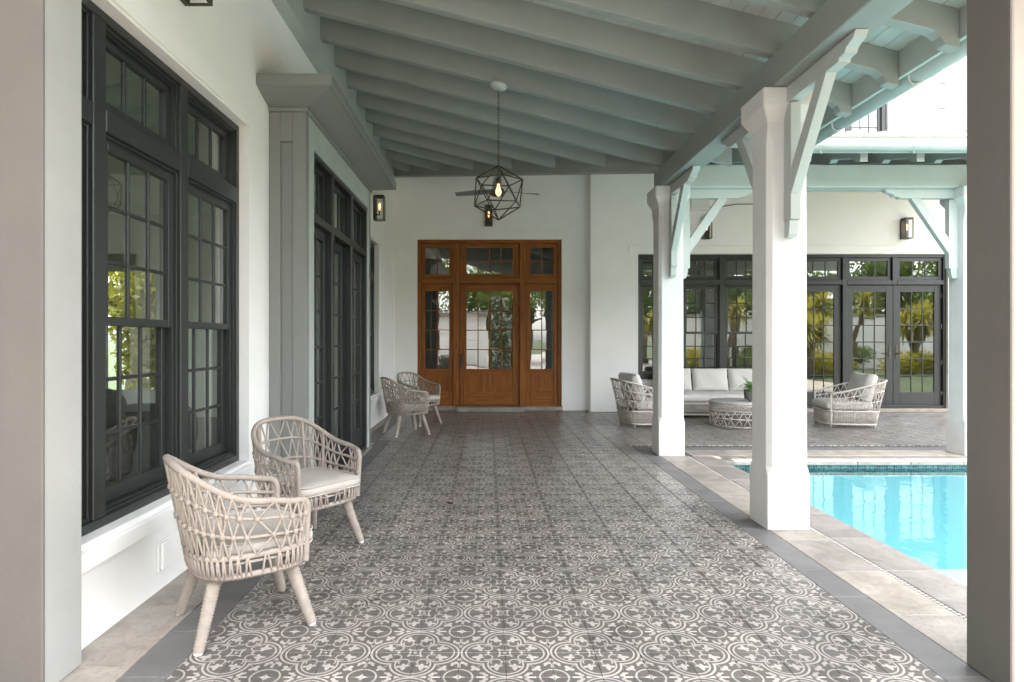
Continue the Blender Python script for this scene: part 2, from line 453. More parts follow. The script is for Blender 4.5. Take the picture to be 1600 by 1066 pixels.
# =================================================================== GROUND, FLOOR, POOL
PX0, PX1, PY0, PY1 = 2.70, 7.6, 1.6, 7.12
gz = -0.06
G = 900
g = MB()
x0, x1, y0, y1 = PX0 - .02, PX1 + .02, PY0 - .02, PY1 + .02
vs = [(-G, -G, gz), (G, -G, gz), (G, G, gz), (-G, G, gz), (x0, y0, gz), (x1, y0, gz), (x1, y1, gz), (x0, y1, gz)]
g.add(vs, [(0, 1, 5, 4), (1, 2, 6, 5), (2, 3, 7, 6), (3, 0, 4, 7)])
tag(g.build('ground', 'lawn'), kind='structure')

fl = MB()
fb = -0.012
for (a0, a1, b0, b1) in ((-3.4, 2.40, -4, 12.3), (2.40, 9.6, 7.42, 12.3)):
    fl.box(a0, a1, b0, b1, -0.05, fb)
floor = tag(fl.build('porch_floor', 'grout'), kind='structure')
dk = MB()
dk.box(7.92, 9.6, 1.3, 7.415, -0.05, -0.001); dk.box(2.405, 9.6, -4, 1.295, -0.05, -0.001)
dk.box(9.605, 11.0, -1.0, 12.3, -0.055, -0.02)
tag(dk.build('pool_deck', 'travertine'), kind='structure')

dv = MB(); dv.box(-10, 9.5, -30, -4.005, -.055, -.03)
tag(dv.build('driveway', 'coping'), kind='structure')
# patterned tiles
tl = 0.2
tm = MB()
def tile_geo(mb, cx, cy, z, h=0.0992, t=0.012, c=0.0016):
    v = []
    for (hh, zz) in ((h, z - t), (h, z - c), (h - c, z)):
        v += [(cx - hh, cy - hh, zz), (cx + hh, cy - hh, zz), (cx + hh, cy + hh, zz), (cx - hh, cy + hh, zz)]
    f = [(8, 9, 10, 11)]
    for l in (0, 4):
        f += [(l + k, l + (k + 1) % 4, l + 4 + (k + 1) % 4, l + 4 + k) for k in range(4)]
    mb.add(v, f)
spots = []
for j in range(0, 52):
    cy = TY - 1.2 + 0.1 + 0.2 * j
    if cy > 11.72: break
    for i in range(-2, 60):
        cx = -1.323 + 0.1 + 0.2 * i
        if i < 0 and cy < 8.5 or i < -1: continue
        if i >= 16 and cy < 8.1: continue
        if cx > 9.3: continue
        spots.append((cx, cy))
def px_of(x, y, z=0): return 762 + 966 * x / y, 530 + 966 * (1.4 - z) / y
vis = []
for s_ in spots:
    u, v_ = px_of(*s_)
    hidden = s_[0] > 1.9 or not (180 < u < 1505 and v_ < 1075)
    vis.append((0 if not hidden else 1, s_[1], s_))
vis.sort()
tile_me = MB(); tile_geo(tile_me, 0, 0, 0); tile_me = tile_me.mesh('tile'); tile_me.materials.append(M['tile'])
for k, (_, _, (cx, cy)) in enumerate(vis[:300]):
    o = bpy.data.objects.new('tile', tile_me); C.objects.link(o); o.parent = floor
    o.location = (cx, cy, random.uniform(-0.0004, 0.0004)); o.rotation_euler = (random.gauss(0, 0.0009), random.gauss(0, 0.0009), 0)
rest = MB()
for (_, _, (cx, cy)) in vis[300:]: tile_geo(rest, cx, cy, random.uniform(-0.0003, 0.0003))
tag(rest.build('tile_field', 'tile', floor), kind='stuff')

def slab(name, mat, x0, x1, y0, y1, z=0.0, t=0.012, ch=0.003, gap=0.0015, parent=floor):
    mb = MB(); cx, cy = (x0 + x1) / 2, (y0 + y1) / 2
    mb.box(x0 - cx + gap, x1 - cx - gap, y0 - cy + gap, y1 - cy - gap, -t, 0, ch)
    return mb.build(name, mat, parent, (cx, cy, z + random.uniform(-0.0006, 0.0006)))
def strip_y(name, mat, x0, x1, y0, y1, step, off=0.0, **k):
    y = y0 - off
    while y < y1 - 0.01:
        a, b = max(y, y0), min(y + step, y1)
        if b - a > 0.02: slab(name, mat, x0, x1, a, b, **k)
        y += step
def strip_x(name, mat, x0, x1, y0, y1, step, off=0.0, **k):
    x = x0 - off
    while x < x1 - 0.01:
        a, b = max(x, x0), min(x + step, x1)
        if b - a > 0.02: slab(name, mat, a, b, y0, y1, **k)
        x += step
strip_y('border_tile', 'border', -1.523, -1.323, 0.96, 8.56, 0.4)
strip_y('border_tile', 'border', -1.723, -1.523, 8.56, 11.76, 0.4)
strip_x('border_tile', 'border', -1.723, -1.523, 8.36, 8.56, 0.2)
strip_y('border_tile', 'border', 1.877, 2.067, 0.96, 8.0, 0.4)
strip_x('border_tile', 'border', 2.067, 9.3, 7.80, 8.0, 0.4)
strip_x('border_tile', 'border', -1.72, 9.3, 11.76, 11.9, 0.4)
strip_y('stone_slab', 'travertine', -1.86, -1.523, 0.5, 8.36, 0.61, off=0.30)
strip_y('stone_slab', 'travertine', -1.86, -1.723, 8.36, 12.14, 0.61, off=0.30)
strip_x('stone_slab', 'travertine', -1.72, 9.3, 11.9, 12.2, 0.61)
strip_y('stone_slab', 'travertine', 2.067, 2.385, 0.96, 7.80, 0.585, off=0.16)
strip_x('stone_slab', 'travertine', 2.45, 9.3, 7.42, 7.80, 0.61, off=0.1)
strip_x('stone_slab', 'travertine', -1.3, 1.87, -0.6, 1.55, 0.61)
# pool coping
pool = tag(empty('swimming_pool', (PX0, PY0, 0)), 'rectangular turquoise swimming pool with stone coping beside the porch', 'swimming pool')
pl = Vector((PX0, PY0, 0))
def pp(mb, name, mat): # build under pool in world coords
    o = mb.build(name, mat, pool); o.location = -pl; return o
bs = MB()
d = 1.25
bs.add([(PX0, PY0, -d), (PX1, PY0, -d), (PX1, PY1, -d), (PX0, PY1, -d), (PX0, PY0, -.17), (PX1, PY0, -.17), (PX1, PY1, -.17), (PX0, PY1, -.17)],
       [(0, 1, 2, 3), (0, 4, 5, 1), (1, 5, 6, 2), (2, 6, 7, 3), (3, 7, 4, 0)])
pp(bs, 'basin', 'plaster')
ms = MB()
ms.add([(PX0, PY0, -.17), (PX1, PY0, -.17), (PX1, PY1, -.17), (PX0, PY1, -.17), (PX0, PY0, -.035), (PX1, PY0, -.035), (PX1, PY1, -.035), (PX0, PY1, -.035)],
       [(0, 4, 5, 1), (1, 5, 6, 2), (2, 6, 7, 3), (3, 7, 4, 0)])
pp(ms, 'mosaic_band', 'mosaic')
stp = MB(); stp.box(PX1 - 1.0, PX1 - .01, PY0 + .01, PY1 - .01, -d + .01, -.55, .03)
pp(stp, 'bench', 'plaster')
wt = MB(); nx = 2
wt.add([(PX0 + .002, PY0 + .002, -.088), (PX1 - .002, PY0 + .002, -.088), (PX1 - .002, PY1 - .002, -.088), (PX0 + .002, PY1 - .002, -.088)], [(0, 1, 2, 3)])
o = wt.build('water', 'water', pool, fix=False); o.location = -pl
def coping(x0, x1, y0, y1, along):
    a = (y0 if along == 'y' else x0); e = (y1 if along == 'y' else x1)
    while a < e - .01:
        b = min(a + .61, e)
        mb = MB()
        if along == 'y': mb.box(x0, x1, a + .0015, b - .0015, -.05, random.uniform(-.0005, .0005), .006)
        else: mb.box(a + .0015, b - .0015, y0, y1, -.05, random.uniform(-.0005, .0005), .006)
        pp(mb, 'coping_stone', 'coping'); a = b
coping(2.412, PX0 + .025, PY0 - .3, PY1 - .02, 'y'); coping(PX1 - .025, PX1 + .31, PY0 - .3, PY1 + .3, 'y')
coping(PX0 - .28, PX1 - .03, PY1 - .018, PY1 + .29, 'x'); coping(PX0 + .03, PX1 - .03, PY0 - .3, PY0 + .025, 'x')
# slot drain between slabs and coping
dr = empty('slot_drain', (2.398, 4.2, 0))
tag(dr, 'narrow white slotted drain channel running along the pool coping', 'drain')
b_ = MB(); b_.box(-.012, .012, -3.0, 3.2, -.012, -.0035); b_.build('channel', 'metal', dr)
b_ = MB(); y = -3.0
while y < 3.2:
    b_.box(-.0095, .0095, y, y + .015, -.0034, -.0006); y += .029
b_.build('grate', 'tabletop', dr)['kind'] = 'stuff'

# =================================================================== HOUSE
house = tag(empty('house', (0, 0, 0)), 'white stucco house with dark framed windows wrapping around the porch', 'house')
LX = -1.83; RY1 = 12.14; RY2 = 11.92; SPLIT = 1.985

class Frame:
    """wall frame: u along the wall, d outwards from the face"""
    def __init__(s, kind, face): s.k = kind; s.face = face
    def box(s, mb, u0, u1, z0, z1, d0, d1, ch=0.0):
        if s.k == 'L': mb.box(s.face + d0, s.face + d1, u0, u1, z0, z1, ch)
        else: mb.box(u0, u1, s.face - d1, s.face - d0, z0, z1, ch)
    def pt(s, u, z, d): return (s.face + d, u, z) if s.k == 'L' else (u, s.face - d, z)

def wall(name, F, u0, u1, z0, z1, holes, thick=0.24, mat='stucco'):
    us = sorted({u0, u1, *[h[0] for h in holes], *[h[1] for h in holes]})
    zs = sorted({z0, z1, *[h[2] for h in holes], *[h[3] for h in holes]})
    mb = MB()
    def q(*p): mb.add(p, [(0, 1, 2, 3)])
    for i in range(len(us) - 1):
        for j in range(len(zs) - 1):
            a, b, c, d_ = us[i], us[i + 1], zs[j], zs[j + 1]
            if any(h[0] <= a and b <= h[1] and h[2] <= c and d_ <= h[3] for h in holes): continue
            for dd in (0, -thick): q(F.pt(a, c, dd), F.pt(b, c, dd), F.pt(b, d_, dd), F.pt(a, d_, dd))
    for (a, b, c, d_) in list(holes) + [(u0, u1, z0, z1)]:
        q(F.pt(a, c, 0), F.pt(a, d_, 0), F.pt(a, d_, -thick), F.pt(a, c, -thick))
        q(F.pt(b, c, 0), F.pt(b, d_, 0), F.pt(b, d_, -thick), F.pt(b, c, -thick))
        q(F.pt(a, c, 0), F.pt(b, c, 0), F.pt(b, c, -thick), F.pt(a, c, -thick))
        q(F.pt(a, d_, 0), F.pt(b, d_, 0), F.pt(b, d_, -thick), F.pt(a, d_, -thick))
    me = mb.mesh(name)
    bm = bmesh.new(); bm.from_mesh(me); bmesh.ops.remove_doubles(bm, verts=bm.verts, dist=1e-5)
    bmesh.ops.recalc_face_normals(bm, faces=bm.faces); bm.to_mesh(me); bm.free()
    me.materials.append(M[mat]); o = bpy.data.objects.new(name, me); C.objects.link(o); o.parent = house
    return o

def ring(mb, F, u0, u1, z0, z1, wd, d0, d1, ch=0.003, bot=None):
    bt = wd if bot is None else bot
    F.box(mb, u0, u0 + wd, z0, z1, d0, d1, ch); F.box(mb, u1 - wd, u1, z0, z1, d0, d1, ch)
    F.box(mb, u0 + wd, u1 - wd, z1 - wd, z1, d0, d1 - .0004, ch); F.box(mb, u0 + wd, u1 - wd, z0, z0 + bt, d0, d1 - .0004, ch)

def sash(parent, F, u0, u1, z0, z1, dc, rail, cols, rows, mat, th=0.04, bot=None, gm='glass', mw=0.02, sname='sash'):
    bt = rail if bot is None else bot
    mb = MB(); ring(mb, F, u0, u1, z0, z1, rail, dc - th / 2, dc + th / 2, 0.003, bt)
    mb.build(sname, mat, parent)
    a0, a1, b0, b1 = u0 + rail, u1 - rail, z0 + bt, z1 - rail
    mb = MB(); cw = (a1 - a0) / cols; chh = (b1 - b0) / rows
    if rows == 1:
        for i in range(1, cols):
            m1 = MB(); F.box(m1, a0 + cw * i - mw / 2, a0 + cw * i + mw / 2, b0 - .001, b1 + .001, dc - .011, dc + .011, 0.004); m1.build('muntin', mat, parent)
    for i in range(1, cols if rows > 1 else 1):
        F.box(mb, a0 + cw * i - mw / 2, a0 + cw * i + mw / 2, b0 - .001, b1 + .001, dc - .011, dc + .011, 0.004)
    for j in range(1, rows):
        F.box(mb, a0 - .001, a1 + .001, b0 + chh * j - mw / 2, b0 + chh * j + mw / 2, dc - .0104, dc + .0104, 0.004)
    if mb.v: mb.build('muntin_grid', mat, parent)
    for i in range(cols):
        for j in range(rows):
            mb = MB()
            ca, cb = a0 + cw * (i + .5), b0 + chh * (j + .5)
            c0 = Vector(F.pt(ca, cb, dc))
            loc_f = Frame(F.k, 0)
            loc_f.box(mb, -cw / 2, cw / 2, -chh / 2, chh / 2, -.002, .002)
            o = mb.build('pane', gm, parent, c0)
            o.rotation_euler = (random.gauss(0, .0012), random.gauss(0, .0012), random.gauss(0, .0012))

def double_hung(name, F, edges, z0, zt, z1, meet, cols=3, rows=3, gm='glass', hw=0.05, parent=house, rev=-0.075):
    """group of sash windows under transoms; edges = mullion centres"""
    wnd = empty(name, parent=parent)
    u0, u1 = edges[0], edges[-1]
    mb = MB(); ring(mb, F, u0, u1, z0, z1, hw, rev - .12, rev, .004)
    ring(mb, F, u0 + hw, u1 - hw, z0 + hw, z1 - hw, .018, rev - .12, rev - .016, .002)
    mb.build('frame', 'black', wnd)
    for e in edges[1:-1]:
        mb = MB(); F.box(mb, e - .05, e + .05, z0 + hw, z1 - hw, rev - .119, rev + .002, .005)
        mb.build('mullion', 'black', wnd)
    for a, b in zip(edges[:-1], edges[1:]):
        p = a + (hw if a == u0 else .05); q = b - (hw if b == u1 else .05)
        mb = MB(); F.box(mb, p, q, zt - .055, zt + .055, rev - .118, rev + .004, .005)
        for (za, zb) in ((zt + .055, z1 - hw), (z0 + hw, zt - .055)):
            ring(mb, F, p, q, za, zb, .016, rev - .117, rev - .018, .002)
            ring(mb, F, p + .016, q - .016, za + .016, zb - .016, .014, rev - .116, rev - .036, .002)
        mb.build('transom_bar', 'black', wnd)
        i = .030
        sash(wnd, F, p + i, q - i, zt + .055 + i, z1 - hw - i, rev - .075, .045, cols, 1, 'black', gm=gm)
        sash(wnd, F, p + i, q - i, meet - .02, zt - .055 - i, rev - .055, .045, cols, rows, 'black', gm=gm)
        sash(wnd, F, p + i, q - i, z0 + hw + i, meet + .025, rev - .098, .045, cols, rows, 'black', bot=.075, gm=gm)
    return wnd

def lintel(F, u0, u1, z0, z1):
    mb = MB(); F.box(mb, u0, u1, z0, z1, -.05, .018, .004); mb.build('lintel_band', 'trimwhite', house)
def sill(F, u0, u1, z):
    mb = MB()
    prof = [(-.20, z - .11), (.035, z - .11), (.035, z - .03), (.03, z - .025), (-.20, z)]
    if F.k == 'L': mb.prism([(F.face + p[0], p[1]) for p in prof], 'y', u0, u1)
    else: mb.prism([(F.face - p[0], p[1]) for p in prof], 'x', u0, u1)
    mb.build('window_sill', 'trimwhite', house, bevel=.004)

FL = Frame('L', LX); FB1 = Frame('B', RY1); FB2 = Frame('B', RY2)
# left wing wall: big triple window, opening behind the bay, far pair window
W1 = (2.52, 4.74, .47, 3.03); W2 = (8.72, 10.40, .50, 2.98); BAY = (5.35, 7.85, 0.06, 3.05)
wall('wall', FL, 2.45, 12.4, 0, 8.9, [W1, BAY, W2])
double_hung('window', FL, [2.53, 3.035, 3.885, 4.74], .47, 2.49, 3.03, 1.49)
lintel(FL, 2.665, 4.75, 3.045, 3.19)
sill(FL, 2.665, 4.738, .468)
double_hung('window', FL, [8.72, 9.56, 10.40], .50, 2.44, 2.98, 1.47)
lintel(FL, 8.55, 10.55, 2.99, 3.13)
sill(FL, 8.6, 10.52, .498)

# ---- grey panelled bay with glazed doors
bay = empty('bay', parent=house)
BX = -1.52; BY0, BY1 = 5.17, 8.02; FBAY = Frame('L', BX)
mb = MB()
# pilaster facing the camera (side wall of the bay), panel recessed between stiles
mb.box(LX + .002, -1.735, BY0, BY0 + .09, 0, 3.30, .004); mb.box(-1.632, BX, BY0, BY0 + .09, 0, 3.30, .004)
mb.box(-1.735, -1.632, BY0 + .0005, BY0 + .09, 3.055, 3.2995, .003); mb.box(-1.735, -1.632, BY0 + .0005, BY0 + .09, 0, .22, .003)
mb.box(-1.735, -1.632, BY0 + .03, BY0 + .088, .22, 3.055)
mb.build('pilaster', 'baygrey', bay)
mb = MB(); mb.box(LX + .002, BX, BY1 - .09, BY1, 0, 3.30, .004); mb.build('pilaster', 'baygrey', bay)
for a, b in ((BY0 + .09, 5.42), (7.85, BY1 - .09)):
    mb = MB(); FBAY.box(mb, a, b, 0, 3.30, -.06, -.001, .004); mb.build('corner_board', 'sagelight', bay)
mb = MB(); FBAY.box(mb, 5.42, 7.85, 3.06, 3.30, -.06, -.002, .004); mb.build('frieze', 'sagelight', bay)
mb = MB(); mb.box(LX + .003, BX + .022, BY0 - .022, BY1 + .022, 3.30, 3.335, .005); mb.build('neck_moulding', 'baygrey', bay)
# flared cove and fascia
def ringz(hx, hy, z): return [(LX + .004, BY0 - hy, z), (BX + hx, BY0 - hy, z), (BX + hx, BY1 + hy, z), (LX + .004, BY1 + hy, z)]
mb = MB(); prof = [(.02, 3.335), (.10, 3.352), (.19, 3.378), (.265, 3.405)]
vs = []
for (h, z) in prof: vs += ringz(h, h, z)
fs = [(l * 4 + k, l * 4 + k + 1, l * 4 + 5 + k, l * 4 + 4 + k) for l in range(3) for k in range(3)]
mb.add(vs, fs, False); mb.build('cove', 'baygrey', bay)
mb = MB(); mb.box(LX + .004, BX + .29, BY0 - .29, BY1 + .29, 3.404, 3.50, .006); mb.build('cornice', 'baygrey', bay)
# door unit in the bay
DU = [5.42, 6.13, 6.99, 7.85]
drr = empty('door', parent=house)
mb = MB(); ring(mb, FBAY, 5.42, 7.85, .02, 3.058, .045, -.14, -.012, .004); mb.build('frame', 'black', drr)
for e in DU[1:-1]:
    mb = MB(); FBAY.box(mb, e - .045, e + .045, .065, 3.013, -.139, -.010, .005); mb.build('mullion', 'black', drr)
for k, (a, b) in enumerate(zip(DU[:-1], DU[1:])):
    p, q = a + .046, b - .046
    mb = MB(); FBAY.box(mb, p, q, 2.44, 2.515, -.138, -.009, .005); mb.build('transom_bar', 'black', drr)
    dd = -.085 if k != 1 else -.12
    sash(drr, FBAY, p + .004, q - .004, 2.52, 3.01, -.095, .05, 3, 1, 'black')
    sash(drr, FBAY, p + .004, q - .004, .07, 2.435, dd, .10, 2, 6, 'black', bot=.24, sname='leaf')
mb = MB(); FBAY.box(mb, 5.3, 7.95, 0, .021, -.2, .03, .004); mb.build('threshold', 'travertine', drr)

# ---- rear wall with mahogany entry
DX0, DX1, DZ1 = -1.385, 1.455, 3.36
wall('wall', FB1, LX - .3, SPLIT, 0, 8.9, [(DX0, DX1, 0.0, DZ1)])
mb = MB(); FB1.box(mb, -1.55, 1.60, DZ1 + .002, DZ1 + .17, -.05, .016, .004); mb.build('lintel_band', 'trimwhite', house)
ent = empty('entry_door', (0, 0, 0), parent=house)
s_ = 1 / 282.6
def ux(p): return DX0 + (p - 42) * s_
def zz(p): return DZ1 - (p - 47) * s_
FE = Frame('B', RY1 + .05)
def fe(name, mat, *a):
    m_ = MB(); FE.box(m_, *a); return m_.build(name, mat, ent)
fe('post', 'woodv', DX0 + .002, ux(62), .075, DZ1 - .002, -.16, 0, .004); fe('post', 'woodv', ux(825), DX1 - .002, .075, DZ1 - .002, -.16, 0, .004)
fe('post', 'woodv', ux(240), ux(275), .075, zz(66), -.16, .006, .005); fe('post', 'woodv', ux(612), ux(650), .075, zz(66), -.16, .006, .005)
fe('header', 'woodh', ux(62), ux(825), zz(66), DZ1 - .002, -.16, -.001, .004)
for a, b in ((62, 240), (275, 612), (650, 825)): fe('transom_bar', 'woodh', ux(a), ux(b), zz(292), zz(260), -.16, .012, .006)
def wood_sash(a, b, t, bt, ga, gb, gt, gbm, cols, rows, d=-.05, panel=None, name='sidelight'):
    fe('stile', 'woodv', ux(a) + .003, ux(ga), zz(bt), zz(t), d - .022, d + .022, .004); fe('stile', 'woodv', ux(gb), ux(b) - .003, zz(bt), zz(t), d - .022, d + .022, .004)
    fe('rail', 'woodh', ux(ga), ux(gb), zz(gt), zz(t), d - .0215, d + .0215, .004)
    if panel:
        fe('rail', 'woodh', ux(ga), ux(gb), zz(panel[0]), zz(gbm), d - .0215, d + .0215, .004)
        fe('rail', 'woodh', ux(ga), ux(gb), zz(bt), zz(panel[1]), d - .0215, d + .0215, .004)
        pn = MB(); n = 9 if b - a > 250 else 5; wd = (ux(gb) - ux(ga)) / n
        for i in range(n): FE.box(pn, ux(ga) + wd * i, ux(ga) + wd * (i + 1) + .0004, zz(panel[1]), zz(panel[0]), d - .012, d + .004, .0018)
        pn.build('lower_panel', 'woodv', ent)
    else: fe('rail', 'woodh', ux(ga), ux(gb), zz(bt), zz(gbm), d - .0215, d + .0215, .004)
    mt = MB(); cw = (ux(gb) - ux(ga)) / cols; rh = (zz(gt) - zz(gbm)) / rows
    for i in range(1, cols): FE.box(mt, ux(ga) + cw * i - .009, ux(ga) + cw * i + .009, zz(gbm), zz(gt), d - .013, d + .013, .003)
    for j in range(1, rows): FE.box(mt, ux(ga), ux(gb), zz(gbm) + rh * j - .009, zz(gbm) + rh * j + .009, d - .0125, d + .0125, .003)
    mt.build('muntin_grid', 'woodv', ent)
    for i in range(cols):
        for j in range(rows):
            p = MB(); Frame('B', 0).box(p, -cw / 2, cw / 2, -rh / 2, rh / 2, -.002, .002)
            o = p.build('pane', 'glasscoated', ent, FE.pt(ux(ga) + cw * (i + .5), zz(gbm) + rh * (j + .5), d))
            o.rotation_euler = (random.gauss(0, .001), 0, random.gauss(0, .001))
wood_sash(62, 240, 67, 259, 85, 218, 92, 238, 2, 2)
wood_sash(275, 612, 67, 259, 315, 573, 92, 238, 4, 2)
wood_sash(650, 825, 67, 259, 672, 800, 92, 238, 2, 2)
wood_sash(62, 240, 293, 980, 85, 218, 333, 768, 2, 4, panel=(798, 895))
wood_sash(650, 825, 293, 980, 672, 800, 333, 768, 2, 4, panel=(798, 895))
wood_sash(277, 610, 294, 972, 315, 573, 335, 768, 4, 4, d=-.075, panel=(798, 895), name='leaf')
mb = MB(); FE.box(mb, ux(283), ux(299), zz(765), zz(682), -.053, -.045, .003)
mb.tube([FE.pt(ux(291), zz(700), -.045), FE.pt(ux(291), zz(700), .0), FE.pt(ux(291), zz(745), .0), FE.pt(ux(291), zz(745), -.045)], .009, 8)
mb.lathe([(.012, -.02), (.018, 0), (.012, .02)], 10, FE.pt(ux(291), zz(690), -.03))
mb.build('handle', 'metal', ent)
mb = MB(); FB1.box(mb, DX0 - .02, DX1 + .02, .001, .074, -.24, .012, .005); mb.build('threshold', 'travertine', ent)
mb = MB(); FB1.box(mb, -.59, .70, .001, .085, .014, .26, .006); mb.build('door_step', 'travertine', ent)

# ---- rear right wall with dark glazing
WX = [2.93, 3.74, 4.54, 5.34]
wall('wall', FB2, SPLIT, 10.4, 0, 4.75, [(2.90, 5.34, .62, 3.04), (5.34, 8.88, 0.0, 3.04)])
wall('upper_wall', FB2, SPLIT, 10.4, 4.751, 8.9, [(6.30, 7.72, 5.0, 6.02)], mat='upperstucco_dimmed')
mb = MB(); FB2.box(mb, 2.72, 9.05, 3.045, 3.20, -.05, .016, .004); mb.build('lintel_band', 'trimwhite', house)
double_hung('window', FB2, [2.90, 3.745, 4.545, 5.34], .62, 2.50, 3.04, 1.52, cols=3, rows=3, gm='glasscoated', rev=-.06)
sill(FB2, 2.8, 5.338, .618)
fd = empty('door', parent=house)
FD = [5.34, 5.97, 6.92, 7.885, 8.88]
mb = MB(); ring(mb, FB2, 5.342, 8.88, .06, 3.038, .055, -.20, -.055, .004); mb.build('frame', 'black', fd)
for k, e in enumerate(FD[1:-1]):
    mb = MB(); FB2.box(mb, e - .045, e + .045, 2.453 if k == 2 else .115, 2.983, -.199, -.05, .005); mb.build('mullion', 'black', fd)
for k, (a, b) in enumerate(zip(FD[:-1], FD[1:])):
    p = a + (.058 if k == 0 else .047); q = b - (.058 if k == 3 else .047)
    mb = MB(); FB2.box(mb, p - .002, q + .002, 2.455, 2.545, -.198, -.048, .005); mb.build('transom_bar', 'black', fd)
    sash(fd, FB2, p, q, 2.548, 2.98, -.11, .07, 3, 1, 'black', gm='glasscoated')
    if k >= 2: p, q = (p, b - .003) if k == 2 else (a + .003, q)
    sash(fd, FB2, p, q, .118, 2.452, -.125, .135, 3, 6, 'black', bot=.25, gm='glasscoated', sname='leaf')
    if k >= 2:
        uh = b - .065 if k == 2 else a + .065; sg = -1 if k == 2 else 1
        mb = MB(); FB2.box(mb, uh - .02, uh + .02, 1.02, 1.28, -.104, -.096, .003)
        mb.tube([FB2.pt(uh, 1.12, -.1), FB2.pt(uh, 1.12, -.05), FB2.pt(uh + sg * .11, 1.115, -.05)], .009, 8)
        mb.build('handle', 'metal', fd)
        hu = a + .05 if k == 2 else b - .055
        for hz in (.35, .95, 1.65, 2.25):
            mb = MB(); mb.tube([FB2.pt(hu, hz - .05, -.098), FB2.pt(hu, hz + .05, -.098)], .009, 8); mb.build('hinge', 'steel', fd)
mb = MB(); FB2.box(mb, 5.30, 8.92, .001, .059, -.24, .06, .005); mb.build('threshold', 'travertine', fd)
# upper floor window
uw = empty('window', parent=house)
mb = MB(); ring(mb, FB2, 6.302, 7.718, 5.002, 6.018, .09, -.16, -.04, .004); mb.build('frame', 'black', uw)
for a, b in ((6.392, 7.01), (7.01, 7.628)): sash(uw, FB2, a, b, 5.092, 5.928, -.1, .06, 3, 2, 'black', gm='glasscoated')
mb = MB(); ring(mb, FB2, 8.66, 8.84, 5.85, 6.35, .03, .001, .045, .004); FB2.box(mb, 8.69, 8.81, 5.88, 6.32, .001, .012); mb.build('vent_cover', 'upperstucco_dimmed', house)

# ---- rooms behind the glass and the solid backs of the house
def room(x0, x1, y0, y1, z1, open_sides, name='room', win=None):
    mb = MB()
    def q(*p): mb.add(p, [(0, 1, 2, 3)])
    if 'x0' not in open_sides:
        if win:  # also cuts the unseen daylight opening added in this wall
            q((x0, y0, 0), (x0, 4, 0), (x0, 4, z1), (x0, y0, z1)); q((x0, 9.5, 0), (x0, y1, 0), (x0, y1, z1), (x0, 9.5, z1))
            q((x0, 4, 0), (x0, 9.5, 0), (x0, 9.5, .4), (x0, 4, .4)); q((x0, 4, 3.1), (x0, 9.5, 3.1), (x0, 9.5, z1), (x0, 4, z1))
        else: q((x0, y0, 0), (x0, y1, 0), (x0, y1, z1), (x0, y0, z1))
    if 'x1' not in open_sides: q((x1, y0, 0), (x1, y1, 0), (x1, y1, z1), (x1, y0, z1))
    if 'y0' not in open_sides: q((x0, y0, 0), (x1, y0, 0), (x1, y0, z1), (x0, y0, z1))
    if 'y1' not in open_sides:
        if win:
            a, b, c, d_ = win
            q((x0, y1, 0), (a, y1, 0), (a, y1, z1), (x0, y1, z1)); q((b, y1, 0), (x1, y1, 0), (x1, y1, z1), (b, y1, z1))
            q((a, y1, 0), (b, y1, 0), (b, y1, c), (a, y1, c)); q((a, y1, d_), (b, y1, d_), (b, y1, z1), (a, y1, z1))
        else: q((x0, y1, 0), (x1, y1, 0), (x1, y1, z1), (x0, y1, z1))
    q((x0, y0, z1), (x1, y0, z1), (x1, y1, z1), (x0, y1, z1))
    mb.build(name, 'roommat', house)
    mb = MB(); mb.box(x0, x1, y0, y1, -.04, .012); mb.build('room_floor', 'roomfloor', house)
room(-7.5, LX - .245, 2.68, 11.0, 3.6, ('x1',), win=(-6.75, -5.9, .5, 2.6))
room(-2.4, SPLIT + .2, RY1 + .245, 17.5, 3.6, ('y0',))
room(SPLIT + .25, 10.2, RY2 + .245, 17.5, 3.6, ('y0',))
mb = MB()
mb.box(-7.6, LX - .25, -4, 11.0, 3.7, 8.9); mb.box(-7.6, 10.38, RY2 + .5, 20, 3.7, 8.9)
mb.box(-7.6, -3.3, -4, 2.6, -.05, 3.7)
mb.build('upper_storey', 'stucco', house)
double_hung('window', Frame('L', -7.42), [4.0, 5.1, 6.2, 7.3, 8.4, 9.5], .4, 2.55, 3.1, 1.5, cols=2, rows=2)  # unseen window, added to let daylight brighten the left room
mb = MB(); mb.prism([(-8.0, 8.9), (-1.5, 8.9), (-4.7, 10.4)], 'y', -4.3, 12); mb.build('roof', 'shingle', house)
mb = MB(); mb.prism([(9.9, 8.9), (21, 8.9), (21, 9.05), (16, 11.2), (9.9, 9.05)], 'x', -7.6, 11.4); mb.build('roof', 'shingle', house)  # unseen rear roof, deep eave added to shade the upper wall and block sky

# furniture inside, seen dimly through the panes
def soft_box(mb, x0, x1, y0, y1, z0, z1, p=0.25, n=14):
    cx, cy, cz = (x0 + x1) / 2, (y0 + y1) / 2, (z0 + z1) / 2; a, b, c = abs(x1 - x0) / 2, abs(y1 - y0) / 2, abs(z1 - z0) / 2
    sp = lambda v, e: math.copysign(abs(v) ** e, v)
    vs = []; nu, nv = n * 2, n
    for j in range(nv + 1):
        th = -math.pi / 2 + math.pi * j / nv
        for i in range(nu):
            ph = 2 * math.pi * i / nu
            ct = sp(math.cos(th), .45)
            vs.append((cx + a * ct * sp(math.cos(ph), p), cy + b * ct * sp(math.sin(ph), p), cz + c * sp(math.sin(th), .7)))
    fs = [(j * nu + i, j * nu + (i + 1) % nu, (j + 1) * nu + (i + 1) % nu, (j + 1) * nu + i) for j in range(nv) for i in range(nu)]
    mb.add(vs, fs, True)
